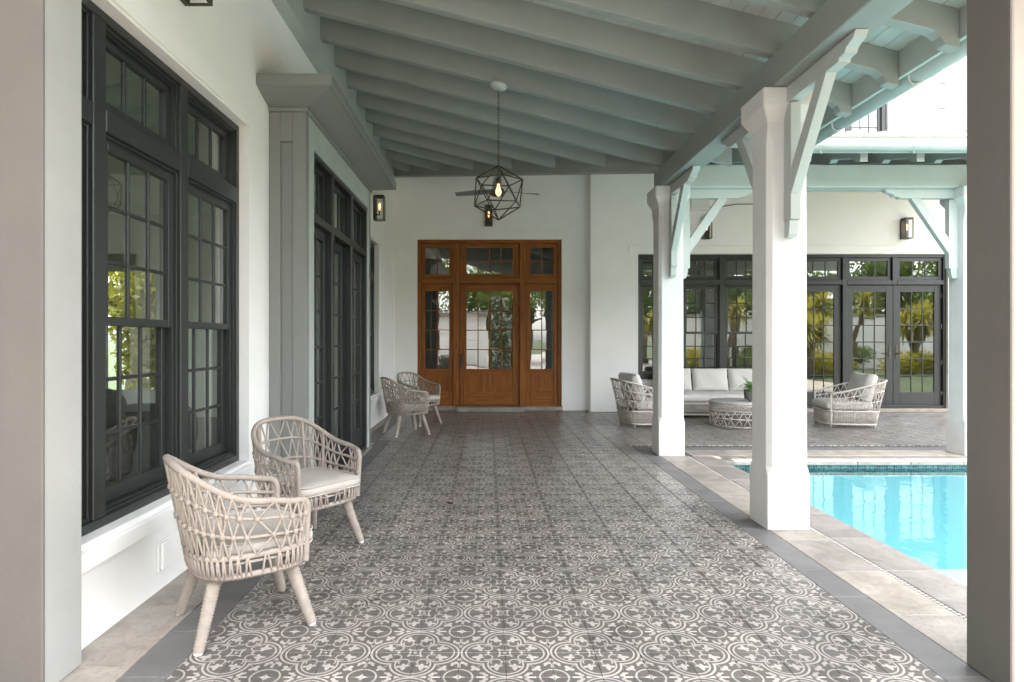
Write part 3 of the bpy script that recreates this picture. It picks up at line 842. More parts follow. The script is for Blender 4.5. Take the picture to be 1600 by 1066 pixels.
def pillow(mb, t, w, h, n=18):
    vs = []; 
    for sg in (-1, 1):
        for j in range(n + 1):
            for i in range(n + 1):
                u, v = -1 + 2 * i / n, -1 + 2 * j / n
                u = math.copysign(abs(u) ** .8, u); v = math.copysign(abs(v) ** .8, v)
                th = t * (max(0, 1 - abs(u) ** 5) * max(0, 1 - abs(v) ** 5)) ** .32 + .006
                pin = 1 - .035 * abs(v) ** 2 * (1 - abs(u)); pin2 = 1 - .05 * u * u * 0 - .03 * (1 - abs(u) ** 2) * 0
                vs.append((sg * th * (1 + .06 * math.sin(5 * u + 3 * v)), u * w * (1 - .02 * (1 - v * v)), v * h * (1 - .03 * (1 - u * u)) * pin2))
    m_ = (n + 1) ** 2; fs = []
    for j in range(n):
        for i in range(n):
            a = j * (n + 1) + i; fs.append((a, a + 1, a + n + 2, a + n + 1)); fs.append((m_ + a, m_ + a + n + 1, m_ + a + n + 2, m_ + a + 1))
    ed = [i for i in range(n + 1)] + [(j + 1) * (n + 1) - 1 for j in range(1, n + 1)] + [n * (n + 1) + i for i in range(n - 1, -1, -1)] + [j * (n + 1) for j in range(n - 1, 0, -1)]
    for a, b in zip(ed, ed[1:] + ed[:1]): fs.append((a, b, m_ + b, m_ + a))
    mb.add(vs, fs, True)
isf = tag(empty('indoor_sofa', (-4.0, 6.4, .012)), 'dark sofa standing inside the room behind the left window panes', 'sofa')
mb = MB(); soft_box(mb, -.5, .5, -1.0, 1.0, .0, .42); mb.build('seat', 'sofafab', isf)
mb = MB(); soft_box(mb, -.55, -.25, -1.0, 1.0, .0, .85); mb.build('backrest', 'sofafab', isf)
for s in (-1, 1):
    mb = MB(); soft_box(mb, -.5, .5, s * 1.0 - .12, s * 1.0 + .12, .0, .62); mb.build('armrest', 'sofafab', isf)

# =================================================================== PORCH ROOF
roof = tag(empty('porch_roof', (0, 0, 0)), 'sage grey porch roof with exposed rafters, plank ceiling and gutters', 'porch roof')
SL = 0.2535
def zb(x): return 3.50 - SL * (x - 2.05)          # underside of the left wing rafters
def zr(y): return 3.58 - SL * (7.70 - y)          # underside of the rear wing rafters
VS = 9.63                                         # valley: x + y = VS
RD = 0.25
def tail(x1, f, cut0, d=0.075):
    """lower edge from the beam to the scroll foot at x1"""
    pts = [(cut0, f(cut0)), (cut0 + .03, f(cut0 + .03) + d * .6), (cut0 + .05, f(cut0 + .05) + d)]
    e = x1 - .21
    pts += [(e, f(e) + d), (e + .05, f(e + .05) + d * .93), (e + .09, f(e + .09) + d * .62), (e + .11, f(e + .11) + .012), (e + .12, f(e + .12))]
    pts += [(x1, f(x1)), (x1, f(x1) + RD - .02)]
    return pts
k = -8
while True:
    yk = 5.733 + .583 * k; k += 1
    if yk > 11.2: break
    if yk < 1.0: continue
    xe = min(3.01, VS - yk - .02)
    if xe < -1.4: continue
    poly = [(-1.70, zb(-1.70)), (1.9, zb(1.9))]
    if xe > 2.9: poly = [(-1.70, zb(-1.70))] + tail(3.01, zb, 2.44)
    else: poly = [(-1.70, zb(-1.70)), (xe, zb(xe))]
    poly += [(xe, zb(xe) + RD), (-1.70, zb(-1.70) + RD)]
    if xe > 2.9: poly.pop(-3)
    mb = MB(); mb.prism(poly, 'y', yk - .043, yk + .043); mb.build('rafter', 'sage', roof, bevel=.004)
# ledger on the house wall
mb = MB(); mb.box(LX + .001, -1.70, 1.0, 11.33, 4.257, 4.75, .005); mb.build('ledger', 'sagelight', roof)
# valley beam
mb = MB(); hw = .06 / math.sqrt(2)
def vb(x): return 3.444 + .248 * (2.036 - x)
xa, xb = -1.74, 2.25
vs = []
for x in (xa, xb):
    y = VS - x
    for (sx_, dz) in ((-1, 0), (1, 0), (1, .30), (-1, .30)): vs.append((x + sx_ * hw, y + sx_ * hw, vb(x) + dz))
mb.add(vs, [(0, 1, 2, 3), (7, 6, 5, 4), (0, 4, 5, 1), (1, 5, 6, 2), (2, 6, 7, 3), (3, 7, 4, 0)]); mb.build('valley_beam', 'sage', roof)
# eave beams
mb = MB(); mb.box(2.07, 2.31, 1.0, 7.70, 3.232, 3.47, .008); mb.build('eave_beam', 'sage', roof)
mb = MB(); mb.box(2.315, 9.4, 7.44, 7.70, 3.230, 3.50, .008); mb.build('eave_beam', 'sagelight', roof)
# ceiling planks, left wing (run along y), cut at the valley
pw = .115
x = -1.70
while x < 3.02:
    a, b = x + .0012, min(x + pw, 3.04) - .0012
    z = lambda q: zb(q) + RD
    ya = 1.0; c = .006
    vs = []
    for (q, dz) in ((a, .004), (a + c, 0), (b - c, 0), (b, .004), (b, .02), (a, .02)):
        vs.append((q, ya, z(q) + dz))
    n = len(vs)
    vs += [(p[0], (VS - p[0]) if p[0] < 2.6 else VS - p[0] - .0, p[2]) for p in vs]
    mb = MB(); mb.add(vs, [tuple(range(n)), tuple(range(2 * n - 1, n - 1, -1))] + [(i, i + n, (i + 1) % n + n, (i + 1) % n) for i in range(n)])
    mb.build('ceiling_plank', 'sagelight', roof); x += pw
# rear wing rafters and planks
k = 0
xs = [4.134 + .622 * i for i in range(-9, 9)]
for xk in xs:
    if xk > 9.4: continue
    y0 = 6.79 if VS - xk < 6.6 else VS - xk + .1
    if y0 > 11.6: continue
    f2 = lambda q: zr(-q)
    if y0 == 6.79:
        pts = [(-11.9, zr(11.9))] + tail(-6.79, f2, -7.40, .04)
        poly = [(-p[0], p[1]) for p in pts]
        poly = poly + [(11.9, zr(11.9) + RD)]
        poly[-2] = (6.79, zr(6.79) + RD)
    else:
        poly = [(11.9, zr(11.9)), (y0, zr(y0)), (y0, zr(y0) + RD), (11.9, zr(11.9) + RD)]
    mb = MB(); mb.prism(poly, 'x', xk - .043, xk + .043); mb.build('rafter', 'sage', roof, bevel=.004)
y = 6.78
while y < 12.12:
    a, b = y + .0012, min(y + pw, 12.135) - .0012
    vs = []; c = .006
    for (q, dz) in ((a, .004), (a + c, 0), (b - c, 0), (b, .004), (b, .02), (a, .02)): vs.append((max(VS - q, -1.8) + .02, q, zr(q) + RD + dz))
    n = len(vs); vs += [(9.5 if y + pw < 11.9 else SPLIT - .005, p[1], p[2]) for p in vs]
    mb = MB(); mb.add(vs, [tuple(range(n)), tuple(range(2 * n - 1, n - 1, -1))] + [(i, i + n, (i + 1) % n + n, (i + 1) % n) for i in range(n)])
    mb.build('ceiling_plank', 'sagelight', roof); y += pw
# fascias
mb = MB(); mb.box(3.012, 3.045, 1.0, 6.60, zb(3.01) + .055, zb(3.01) + RD + .02, .003); mb.build('fascia', 'sagelight', roof)
mb = MB(); mb.box(3.05, 9.5, 6.752, 6.786, zr(6.79) + .09, zr(6.79) + RD + .02, .003); mb.build('fascia', 'sagelight', roof)
# metal roof skins with seams
def roof_quad(name, pts, th=.03):
    mb = MB(); n = len(pts)
    vs = [(p[0], p[1], p[2]) for p in pts] + [(p[0], p[1], p[2] + th) for p in pts]
    mb.add(vs, [tuple(range(n)), tuple(range(2 * n - 1, n - 1, -1))] + [(i, (i + 1) % n, (i + 1) % n + n, i + n) for i in range(n)])
    return mb.build(name, 'roofing', roof)
zt = lambda q: zb(q) + RD + .024
zt2 = lambda q: zr(q) + RD + .024
roof_quad('roof_sheet', [(LX, .95, zt(LX)), (3.08, .95, zt(3.08)), (3.08, 6.70, zt(3.08)), (VS - 6.74, 6.74, zt(VS - 6.74)), (LX, VS - LX, zt(LX))])
roof_quad('roof_sheet', [(VS - 6.72, 6.72, zt2(6.72)), (9.55, 6.72, zt2(6.72)), (9.55, 11.919, zt2(11.919)), (SPLIT, 11.919, zt2(11.919)), (SPLIT, 12.139, zt2(12.139)), (LX, 12.139, zt2(12.139)), (LX, VS - LX, zt2(VS - LX))])
x = 3.3
while x < 9.5:
    mb = MB(); ya = 6.70
    mb.prism([(ya, zt2(ya) + .026), (11.9, zt2(11.9) + .026), (11.9, zt2(11.9) + .08), (ya, zt2(ya) + .08)], 'x', x - .012, x + .012)
    mb.build('standing_seam', 'roofing', roof); x += .40
# half round gutters with straps
def gutter(p0, p1, r, name='gutter'):
    mb = MB(); p0, p1 = Vector(p0), Vector(p1); d_ = (p1 - p0).normalized(); sd_ = d_.cross(Vector((0, 0, 1)))
    vs = []; n = 14
    for p in (p0, p1):
        for rr in (r, r - .006):
            for k_ in range(n + 1):
                an = math.pi * (1 + k_ / n)
                vs.append(p + sd_ * math.cos(an) * rr + Vector((0, 0, 1)) * math.sin(an) * rr)
    m_ = n + 1; fs = []
    for k_ in range(n):
        fs.append((k_, k_ + 1, 2 * m_ + k_ + 1, 2 * m_ + k_)); fs.append((m_ + k_, 3 * m_ + k_, 3 * m_ + k_ + 1, m_ + k_ + 1))
        fs.append((k_, m_ + k_, m_ + k_ + 1, k_ + 1)); fs.append((2 * m_ + k_, 2 * m_ + k_ + 1, 3 * m_ + k_ + 1, 3 * m_ + k_))
    fs += [(0, 2 * m_, 3 * m_, m_), (n, m_ + n, 3 * m_ + n, 2 * m_ + n)]
    mb.add(vs, fs, True)
    for sg in (-1, 1):
        mb.tube([p0 + sd_ * sg * r, p1 + sd_ * sg * r], .011, 6)
    g_ = mb.build(name, 'sagelight', roof)
    L = (p1 - p0).length; t = .45
    while t < L:
        c = p0 + d_ * t; s2 = MB()
        s2.tube([c + sd_ * math.cos(math.pi * (1 + q / 10)) * (r + .004) + Vector((0, 0, 1)) * (math.sin(math.pi * (1 + q / 10)) * (r + .004) + .012 * math.cos(q)) + d_ * .04 * math.sin(q * .6) for q in range(11)], .009, 6)
        s2.build('strap', 'sagelight', g_); t += 1.0
    return g_
gutter((3.125, 1.0, 3.335), (3.125, 6.62, 3.335), .078)
gutter((3.13, 6.66, 3.51), (9.5, 6.66, 3.51), .088)

# =================================================================== COLUMNS AND BRACKETS
def octa(h, ch):
    return [(-h + ch, -h), (h - ch, -h), (h, -h + ch), (h, h - ch), (h - ch, h), (-h + ch, h), (-h, h - ch), (-h, -h + ch)]
def column(name, cx, cy, dirs, label, top=3.228):
    c = tag(empty(name, (cx, cy, 0)), label, 'column', 'white porch columns')
    mb = MB(); h = .157; cc = .034
    lev = [(h, .006, .0), (h, .006, .40), (h - .004, cc, .46), (h - .008, cc, 2.84), (h - .002, .006, 2.92), (h - .002, .006, 2.99),
           (h + .012, .008, 3.03), (h + .045, .01, 3.09), (h + .050, .012, 3.10), (h + .050, .012, top)]
    vs = []
    for (hh, ch, z) in lev: vs += [(p[0], p[1], z) for p in octa(hh, ch)]
    fs = [(l * 8 + k_, l * 8 + (k_ + 1) % 8, l * 8 + 8 + (k_ + 1) % 8, l * 8 + 8 + k_) for l in range(len(lev) - 1) for k_ in range(8)]
    fs += [tuple(range(7, -1, -1)), tuple(range(8 * (len(lev) - 1), 8 * len(lev)))]
    # shaft and capital are separate parts
    ns = 6
    a = MB(); a.add(vs[:ns * 8], [f for f in fs[:(ns - 1) * 8]] + [tuple(range(7, -1, -1))]); a.build('shaft', 'columnwhite', c, bevel=.008)
    b = MB(); vv = vs[(ns - 1) * 8:]; nl = len(lev) - ns + 1
    b.add(vv, [(l * 8 + k_, l * 8 + (k_ + 1) % 8, l * 8 + 8 + (k_ + 1) % 8, l * 8 + 8 + k_) for l in range(nl - 1) for k_ in range(8)] + [tuple(range(8 * (nl - 1), 8 * nl))])
    b.build('capital', 'columnwhite', c, bevel=.006)
    for (ang) in dirs:
        k_ = empty('bracket', (0, 0, 0), R(ang), c)
        W = .036
        m1 = MB(); m1.prism([(.155, 2.14), (.205, 2.14), (.222, 2.16), (.235, 2.24), (.235, 2.262), (.155, 2.262)], 'y', -W + .003, W - .003); m1.build('corbel', 'sagelight', k_, bevel=.003)
        m1 = MB(); m1.prism([(.15, 2.262), (.258, 2.262), (.258, 3.10), (.15, 3.10)], 'y', -W, W); m1.build('post', 'sagelight', k_, bevel=.003)
        m1 = MB(); m1.prism([(.16, 3.115), (.86, 3.115), (.87, 3.135), (.93, 3.140), (.945, 3.165), (1.02, 3.19), (1.045, 3.229), (.16, 3.229)], 'y', -W - .003, W + .003); m1.build('arm', 'sagelight', k_, bevel=.003)
        m1 = MB(); m1.prism([(.2585, 2.44), (.2585, 2.63), (.60, 3.1145), (.72, 3.1145)], 'y', -W + .001, W - .001); m1.build('brace', 'sagelight', k_, bevel=.003)
    return c
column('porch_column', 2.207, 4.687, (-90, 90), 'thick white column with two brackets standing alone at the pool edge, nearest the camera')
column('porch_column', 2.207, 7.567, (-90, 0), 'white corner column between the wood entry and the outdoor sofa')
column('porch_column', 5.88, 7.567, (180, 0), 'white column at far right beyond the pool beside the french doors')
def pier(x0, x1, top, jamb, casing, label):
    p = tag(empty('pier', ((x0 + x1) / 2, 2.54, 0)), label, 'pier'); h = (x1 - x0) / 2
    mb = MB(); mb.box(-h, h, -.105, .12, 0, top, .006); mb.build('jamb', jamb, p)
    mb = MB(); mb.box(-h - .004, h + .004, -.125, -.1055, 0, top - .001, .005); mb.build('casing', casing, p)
pier(-3.3, -1.744, 4.25, 'pierpale', 'piertaupe_dimmed', 'pale grey pier at the left edge of the picture next to the big window')
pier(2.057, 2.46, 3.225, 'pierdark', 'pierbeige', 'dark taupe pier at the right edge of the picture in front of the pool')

# =================================================================== LIGHTS
def lantern(pos, F, label, rot=None):
    t = tag(empty('wall_lantern', pos), label, 'lantern', 'box wall lanterns')
    t.rotation_euler = (0, 0, {'L': 0, 'B': R(-90)}[F])
    W, D, H = .075, .17, .19          # local: +x is away from the wall
    mb = MB(); mb.box(.001, .018, -W, W, -H, H, .003); mb.build('backplate', 'metal', t)
    mb = MB(); r = .007
    for y in (-W + r, W - r):
        for x in (.019 + r, D - r): mb.box(x - r, x + r, y - r, y + r, -H, H, .001)
    for z in (-H + r, H - r):
        for y in (-W + r, W - r): mb.box(.019 + 2 * r, D - 2 * r, y - r, y + r, z - r, z + r, .001)
        for x in (.019 + r, D - r): mb.box(x - r, x + r, -W + 2 * r, W - 2 * r, z - r, z + r, .001)
    mb.box(.019, D, -W, W, H + .001, H + .015, .003)
    mb.build('cage', 'metal', t)
    for a in (((.03, D - .015, -W + .005, -W + .007)), ((.03, D - .015, W - .007, W - .005)), ((D - .008, D - .006, -W + .015, W - .015))):
        mb = MB(); mb.box(*a, -H + .014, H - .014); mb.build('pane', 'lampglass', t)
    mb = MB(); mb.tube([(.018, 0, -.10), (.09, 0, -.10), (.09, 0, -.03)], .011, 8); mb.build('socket', 'metal', t)
    mb = MB(); mb.lathe([(.010, -.03), (.013, 0), (.022, .035), (.021, .055), (.010, .085), (.002, .095)], 12, (.09, 0, 0)); mb.build('bulb', 'bulb', t)
    return t
lantern((LX, 3.66, 3.60), 'L', 'box lantern cut off by the top of the picture above the large left window')
lantern((LX, 9.95, 3.50), 'L', 'glass box lantern on the left side wall beyond the grey bay')
lantern((.02, RY1, 3.80), 'B', 'box lantern directly above the wooden entry door')
lantern((4.195, RY2, 3.51), 'B', 'box lantern above the window behind the outdoor sofa')
lantern((8.02, RY2, 3.51), 'B', 'box lantern above the dark french doors at right')

# icosahedron pendant
PXp, PYp = .11, 6.316
pz = zb(PXp)
pend = tag(empty('pendant_light', (PXp, PYp, pz)), 'dark metal geometric cage pendant hanging on a chain from the rafters', 'pendant light')
mb = MB(); mb.lathe([(.03, -.045), (.055, -.04), (.085, -.02), (.09, .012)], 24); o = mb.build('canopy', 'sagelight', pend); o.rotation_euler = (0, math.atan(SL), 0)
mb = MB(); z = -.04; i = 0; zend = -(pz - 3.175)
while z > zend:
    an = 0 if i % 2 == 0 else math.pi / 2
    lk = []
    for q in range(10):
        t_ = 2 * math.pi * q / 10; lx = .009 * math.cos(t_); lk.append((lx * math.cos(an), lx * math.sin(an), z - .018 + .019 * math.sin(t_)))
    mb.tube(lk, .003, 5, True); z -= .029; i += 1
mb.build('chain', 'metal', pend)
Rr = .278; cz = 2.895 - pz
vts = [Vector((0, 0, Rr))]
for r_ in range(2):
    for q in range(5):
        an = 2 * math.pi * q / 5 + (math.pi / 5 if r_ else 0) + R(62)
        vts.append(Vector((Rr * 2 / math.sqrt(5) * math.cos(an), Rr * 2 / math.sqrt(5) * math.sin(an), (Rr if r_ == 0 else -Rr) / math.sqrt(5))))
vts.append(Vector((0, 0, -Rr)))
mb = MB()
for a in range(12):
    for b in range(a + 1, 12):
        if (vts[a] - vts[b]).length < Rr * 1.1:
            mb.tube([vts[a] + Vector((0, 0, cz)), vts[b] + Vector((0, 0, cz))], .0068, 4)
mb.build('cage', 'metal', pend)
mb = MB(); mb.tube([(0, 0, cz + Rr), (0, 0, cz + .15)], .007, 8); mb.lathe([(.022, .09), (.035, .11), (.02, .15)], 14, (0, 0, cz)); mb.build('socket', 'metal', pend)
mb = MB(); mb.lathe([(.012, .09), (.016, .06), (.030, .02), (.030, -.005), (.015, -.03), (.002, -.04)], 14, (0, 0, cz)); mb.build('bulb', 'bulb', pend)

# ceiling fan behind it
fx, fy, fz = .16, 10.0, 3.80
fan = tag(empty('ceiling_fan', (fx, fy, fz)), 'ceiling fan with long grey blades behind the pendant cage', 'ceiling fan')
mb = MB(); mb.tube([(0, 0, .05), (0, 0, zr(fy) + RD - fz - .01)], .013, 8); mb.build('downrod', 'metal', fan)
mb = MB(); mb.lathe([(.03, -.10), (.10, -.08), (.115, -.03), (.10, .02), (.04, .06)], 20); mb.build('motor', 'metal', fan)
for an in (28, 152, 268):
    m_ = MB(); vs = []; n = 9
    for i in range(n):
        r_ = .09 + .70 * i / (n - 1); wd = (.045 + .03 * math.sin(math.pi * min(1, i / (n - 1) * 1.0 + .1))) * (1 if i < n - 1 else .75)
        for (yy, dz) in ((-wd, -.018), (wd, .018)):
            for th in (-.005, .005): vs.append((r_, yy, dz + th + .03 * i / n))
    fs = []
    for i in range(n - 1):
        a, b = i * 4, i * 4 + 4
        fs += [(a, a + 2, b + 2, b), (a + 1, b + 1, b + 3, a + 3), (a, b, b + 1, a + 1), (a + 2, a + 3, b + 3, b + 2)]
    fs += [(0, 1, 3, 2), (n * 4 - 4, n * 4 - 2, n * 4 - 1, n * 4 - 3)]
    m_.add(vs, fs); o = m_.build('blade', 'baygrey', fan); o.rotation_euler = (0, 0, R(an))

# speaker, cable, outlet cover
sp = tag(empty('wall_speaker', (4.05, RY2, 3.98)), 'white box speaker high on the wall behind the corner column', 'speaker')
mb = MB(); mb.box(-.20, .16, -.20, -.03, -.12, .12, .015); mb.build('cabinet', 'plastic', sp)
mb = MB(); mb.box(-.18, .14, -.204, -.1995, -.10, .10, .001); mb.build('grille', 'plastic', sp)
mb = MB(); mb.box(-.05, .05, -.031, -.001, -.05, .05); mb.build('mount', 'plastic', sp)
mb = MB(); mb.tube([(.16, -.12, -.05), (.30, -.10, -.09), (.48, -.05, -.03), (.75, -.008, .02), (1.1, -.008, .02)], .008, 6); mb.build('cable', 'metal', sp)
oc = tag(empty('outlet_cover', (LX, 3.47, .19)), 'small white weatherproof outlet cover low on the wall under the window', 'outlet cover')
mb = MB(); mb.box(.0005, .012, -.055, .055, -.085, .085, .003); mb.build('plate', 'trimwhite', oc)
mb = MB(); mb.box(.0125, .030, -.040, .040, -.075, .075, .006); mb.build('lid', 'trimwhite', oc)
oc2 = copy_tree(oc); oc2.location = (LX, 8.58, .19); oc2['label'] = 'small white outlet cover on the far left wall behind the rear chairs'

# =================================================================== WOVEN CHAIRS
def spw(v, e): return math.copysign(abs(v) ** e, v)
def plan(phi, rx, ry, e=.62): return -rx * spw(math.cos(phi), e), ry * spw(math.sin(phi), e)
def make_chair():
    ch = empty('woven_chair')
    PM = R(128); ZB, ZS = .318, .405
    def ztop(phi):
        s = (1 + math.cos(math.pi * min(1, abs(phi) / PM))) / 2
        return .625 + .205 * s ** 1.25
    def surf(phi, z):
        q = (z - ZB) / (.80 - ZB)
        k_ = max(0, math.cos(phi))
        rx = .255 + (.035 + .055 * k_) * q; ry = .275 + .035 * q
        x, y = plan(phi, rx, ry); return Vector((x + .01, y, z))
    lev = lambda phi, f: surf(phi, ZS + (ztop(phi) - ZS) * f)
    full = [2 * math.pi * i / 96 - math.pi for i in range(96)]
    arc = [PM * (2 * i / 80 - 1) for i in range(81)]
    mb = MB(); top = [lev(p, 1) for p in arc]
    # arm fronts bend down into front posts
    L0 = surf(-PM, ZB); L1 = surf(PM, ZB)
    pts = [L0 + Vector((.03, 0, 0)), surf(-PM, .45) + Vector((.025, 0, 0)), surf(-PM, .585) + Vector((.02, 0, 0)), surf(-PM, .612) + Vector((.010, 0, 0))] + top[1:-1] + [surf(PM, .612) + Vector((.010, 0, 0)), surf(PM, .585) + Vector((.02, 0, 0)), surf(PM, .45) + Vector((.025, 0, 0)), L1 + Vector((.03, 0, 0))]
    wrapped(mb, pts, .0185, 8); mb.build('top_rail', 'rope', ch)
    mb = MB(); wrapped(mb, [surf(p, ZB) for p in full], .0165, 8, True); mb.build('base_rail', 'rope', ch)
    mb = MB(); wrapped(mb, [surf(p, ZS) for p in full], .0165, 8, True); mb.build('seat_rail', 'rope', ch)
    for f in (.34, .67):
        mb = MB(); wrapped(mb, [lev(p, f) for p in arc], .0100, 7); mb.build('hoop', 'rope', ch)
    for sgn in (-1, -.42, .42, 1):     # back posts of the inner frame
        mb = MB(); p = sgn * R(62); wrapped(mb, [lev(p, f / 6) * 0.985 + Vector((0, 0, .006)) for f in range(7)], .013, 7); mb.build('frame_post', 'rope', ch)
    mb = MB(); N = 26
    fs = (0, .34, .67, 1.0)
    nd = lambda i, f: lev(max(-PM, min(PM, PM * (2 * i / N - 1))), f)
    out = lambda p: Vector((p.x * 1.03, p.y * 1.03, p.z))
    for i in range(N + 1):
        for sg in (.5, -.5):
            pts = []
            for l, f in enumerate(fs):
                ii = i + (sg if l % 2 else 0)
                if ii < 0 or ii > N: ii = max(0, min(N, ii))
                pts.append(out(nd(ii, f)))
            sm = []
            for a, b in zip(pts[:-1], pts[1:]):
                for q in (0, .25, .5, .75): sm.append(a.lerp(b, q * q * (3 - 2 * q)).lerp(a.lerp(b, q), .6))
            sm.append(pts[-1]); mb.tube(sm, .0060, 6)
    for l, f in enumerate(fs[1:3], 1):
        for i in range(N + (1 if l % 2 == 0 else 0)):
            c = out(nd(i + (.5 if l % 2 else 0), f)); mb.lathe([(.004, -.016), (.0125, -.008), (.0135, 0), (.0125, .008), (.004, .016)], 6, c)
    Mx = 104
    for i in range(Mx):
        a = 2 * math.pi * i / Mx - math.pi; dl = .045 * (1 if i % 2 else -.2)
        A = out(surf(a, ZB)); B = out(surf(a + dl, ZS)); A.z -= .012; B.z += .012
        mb.tube([A, A.lerp(B, .5) * 1.012, B], .0058, 5)
    mb.build('weave', 'rope', ch)
    mb = MB(); vs = [surf(p, ZB + .045) * .96 for p in full]
    vs = [Vector((v.x, v.y, ZB + .05)) for v in vs] + [Vector((v.x, v.y, ZB + .062)) for v in vs]
    n = 96; mb.add(vs, [tuple(range(n)), tuple(range(2 * n - 1, n - 1, -1))] + [(i, (i + 1) % n, (i + 1) % n + n, i + n) for i in range(n)]); mb.build('seat_base', 'ropegrey', ch)
    mb = MB(); soft_box(mb, -.235, .285, -.262, .262, .385, .478, .30, 16); cu = mb.build('cushion', 'cushion', ch)
    for zz_ in (.404, .462):
        mb = MB(); mb.tube([(.025 + .256 * spw(math.cos(q * 2 * math.pi / 64), .30), .258 * spw(math.sin(q * 2 * math.pi / 64), .30), zz_) for q in range(64)], .0045, 5, True); mb.build('piping', 'cushion', cu)
    for sx_ in (-1, 1):
        for sy_ in (-1, 1):
            lg = MB(); a = Vector((.165 * sx_, .172 * sy_, .325)); b = Vector((.256 * sx_, .247 * sy_, .010))
            wrapped(lg, [a, b], .0375, 12, False, .0145, .0265); l_ = lg.build('leg', 'rope', ch)
            ft = MB(); ft.lathe([(.020, 0), (.021, .006), (.019, .014)], 12, (b.x, b.y, 0)); ft.build('foot', 'footcap', l_)
    return ch
chair = make_chair()
CH = [((-1.215, 3.09, .001), 35, 'beige rope chair nearest the camera with its back to the large window'),
      ((-1.225, 4.21, .001), -36, 'beige rope chair showing its seat cushion, beside the grey bay pilaster'),
      ((-1.21, 9.17, .001), 30, 'small distant rope chair seen from behind, before the far left window'),
      ((-1.14, 10.27, .001), -38, 'rearmost rope chair standing close beside the wooden entry door')]
for i, (p, a, lb) in enumerate(CH):
    o = chair if i == 0 else copy_tree(chair)
    o.location = p; o.rotation_euler = (0, 0, R(a)); tag(o, lb, 'chair', 'woven rope chairs along the left wall')

# ---- lounge seating
def make_lounge(name, width, depth, npil, parts_mat='ropegrey', back=.75, arm=.53):
    ch = empty(name); PM = R(133) if width < 1.2 else R(150)
    ZB, ZS = .06, .26; hx, hy = depth / 2, width / 2; ee = .42
    def ztop(phi):
        x, y = plan(phi, 1, 1, ee); s = max(0, min(1, (1 - x) / 2)); return arm + (back - arm) * s ** 1.4
    def surf(phi, z):
        q = (z - ZB) / .7; x, y = plan(phi, hx * (.93 + .02 * q), hy * (.95 + .05 * q), ee)
        if x < 0: x -= .16 * q * (-x / hx)
        return Vector((x, y, z))
    lev = lambda p, f: surf(p, ZS + (ztop(p) - ZS) * f)
    nF = 120; full = [2 * math.pi * i / nF - math.pi for i in range(nF)]
    arc = [PM * (2 * i / 100 - 1) for i in range(101)]
    mb = MB(); pts = [surf(-PM, ZB)] + [surf(-PM, z) for z in (.2, .4)] + [lev(p, 1) for p in arc] + [surf(PM, z) for z in (.4, .2)] + [surf(PM, ZB)]
    mb.tube(resample(pts, .03), .014, 8); mb.build('top_rail', parts_mat, ch)
    for nm, z in (('base_rail', ZB), ('seat_rail', ZS)):
        mb = MB(); mb.tube(resample([surf(p, z) for p in full], .03, True), .015, 8, True); mb.build(nm, parts_mat, ch)
    for f in (.35, .68):
        mb = MB(); mb.tube(resample([lev(p, f) for p in arc], .03), .008, 6); mb.build('hoop', parts_mat, ch)
    # even spacing along the rail
    per = resample([surf(p, ZS) for p in full], .024, True)
    dn = resample([surf(p, ZB) for p in full], .024, True)
    def even(z_f, n, closed):
        src = [lev(p, z_f) for p in arc]
        Ls = [0]
        for a, b in zip(src[:-1], src[1:]): Ls.append(Ls[-1] + (b - a).length)
        out = []
        for k_ in range(n + 1):
            d_ = Ls[-1] * k_ / n; j = 0
            while j < len(Ls) - 2 and Ls[j + 1] < d_: j += 1
            out.append(src[j].lerp(src[j + 1], (d_ - Ls[j]) / max(1e-9, Ls[j + 1] - Ls[j])))
        return out
    mb = MB()
    nS = len(per)
    for i in range(nS):
        j = int(i * len(dn) / nS) % len(dn); mb.tube([dn[j], per[i]], .0065, 5)
    Ltot = sum((lev(b, .5) - lev(a, .5)).length for a, b in zip(arc[:-1], arc[1:])); N = int(Ltot / .105)
    rows = [even(f, 2 * N, False) for f in (0, .35, .68, 1)]
    for i in range(0, 2 * N + 1, 2):
        for sg in (1, -1):
            pts = []
            for l in range(4):
                ii = max(0, min(2 * N, i + (sg if l % 2 else 0))); pts.append(rows[l][ii])
            mb.tube(pts, .0065, 5)
    mb.build('weave', parts_mat, ch)
    mb = MB(); vs = [Vector((surf(p, ZS).x * .97, surf(p, ZS).y * .97, ZS - .02)) for p in full]; vs += [v + Vector((0, 0, .015)) for v in vs]
    mb.add(vs, [tuple(range(nF)), tuple(range(2 * nF - 1, nF - 1, -1))] + [(i, (i + 1) % nF, (i + 1) % nF + nF, i + nF) for i in range(nF)]); mb.build('seat_base', parts_mat, ch)
    for sx_ in (-1, 1):
        for sy_ in (-1, 1):
            mb = MB(); mb.lathe([(.016, 0), (.022, .05), (.022, .06)], 10, (sx_ * (hx - .09), sy_ * (hy - .09), 0)); mb.build('foot', parts_mat, ch)
    iw = hy - .05
    mb = MB(); soft_box(mb, -hx + .10, hx - .02, -iw, iw, ZS - .005, .43, .16, 18); mb.build('seat_cushion', 'cushionlight', ch)
    pw_ = 2 * iw / npil
    for k_ in range(npil):
        mb = MB(); pillow(mb, .095, pw_ / 2 - .003, .225)
        o = mb.build('back_cushion', 'cushionlight', ch, (-hx + .15, -iw + pw_ * (k_ + .5), .63)); o.rotation_euler = (0, R(-15), 0)
    return ch
a1 = make_lounge('lounge_chair', .78, .82, 1)
a1.location = (5.80, 10.06, 0); a1.rotation_euler = (0, 0, R(180 - 8)); tag(a1, 'woven lounge chair with pale cushions in front of the french doors', 'armchair', 'woven lounge chairs')
a2 = copy_tree(a1); a2.location = (2.60, 10.1, 0); a2.rotation_euler = (0, 0, R(8)); a2['label'] = 'woven lounge chair mostly hidden behind the white corner column'
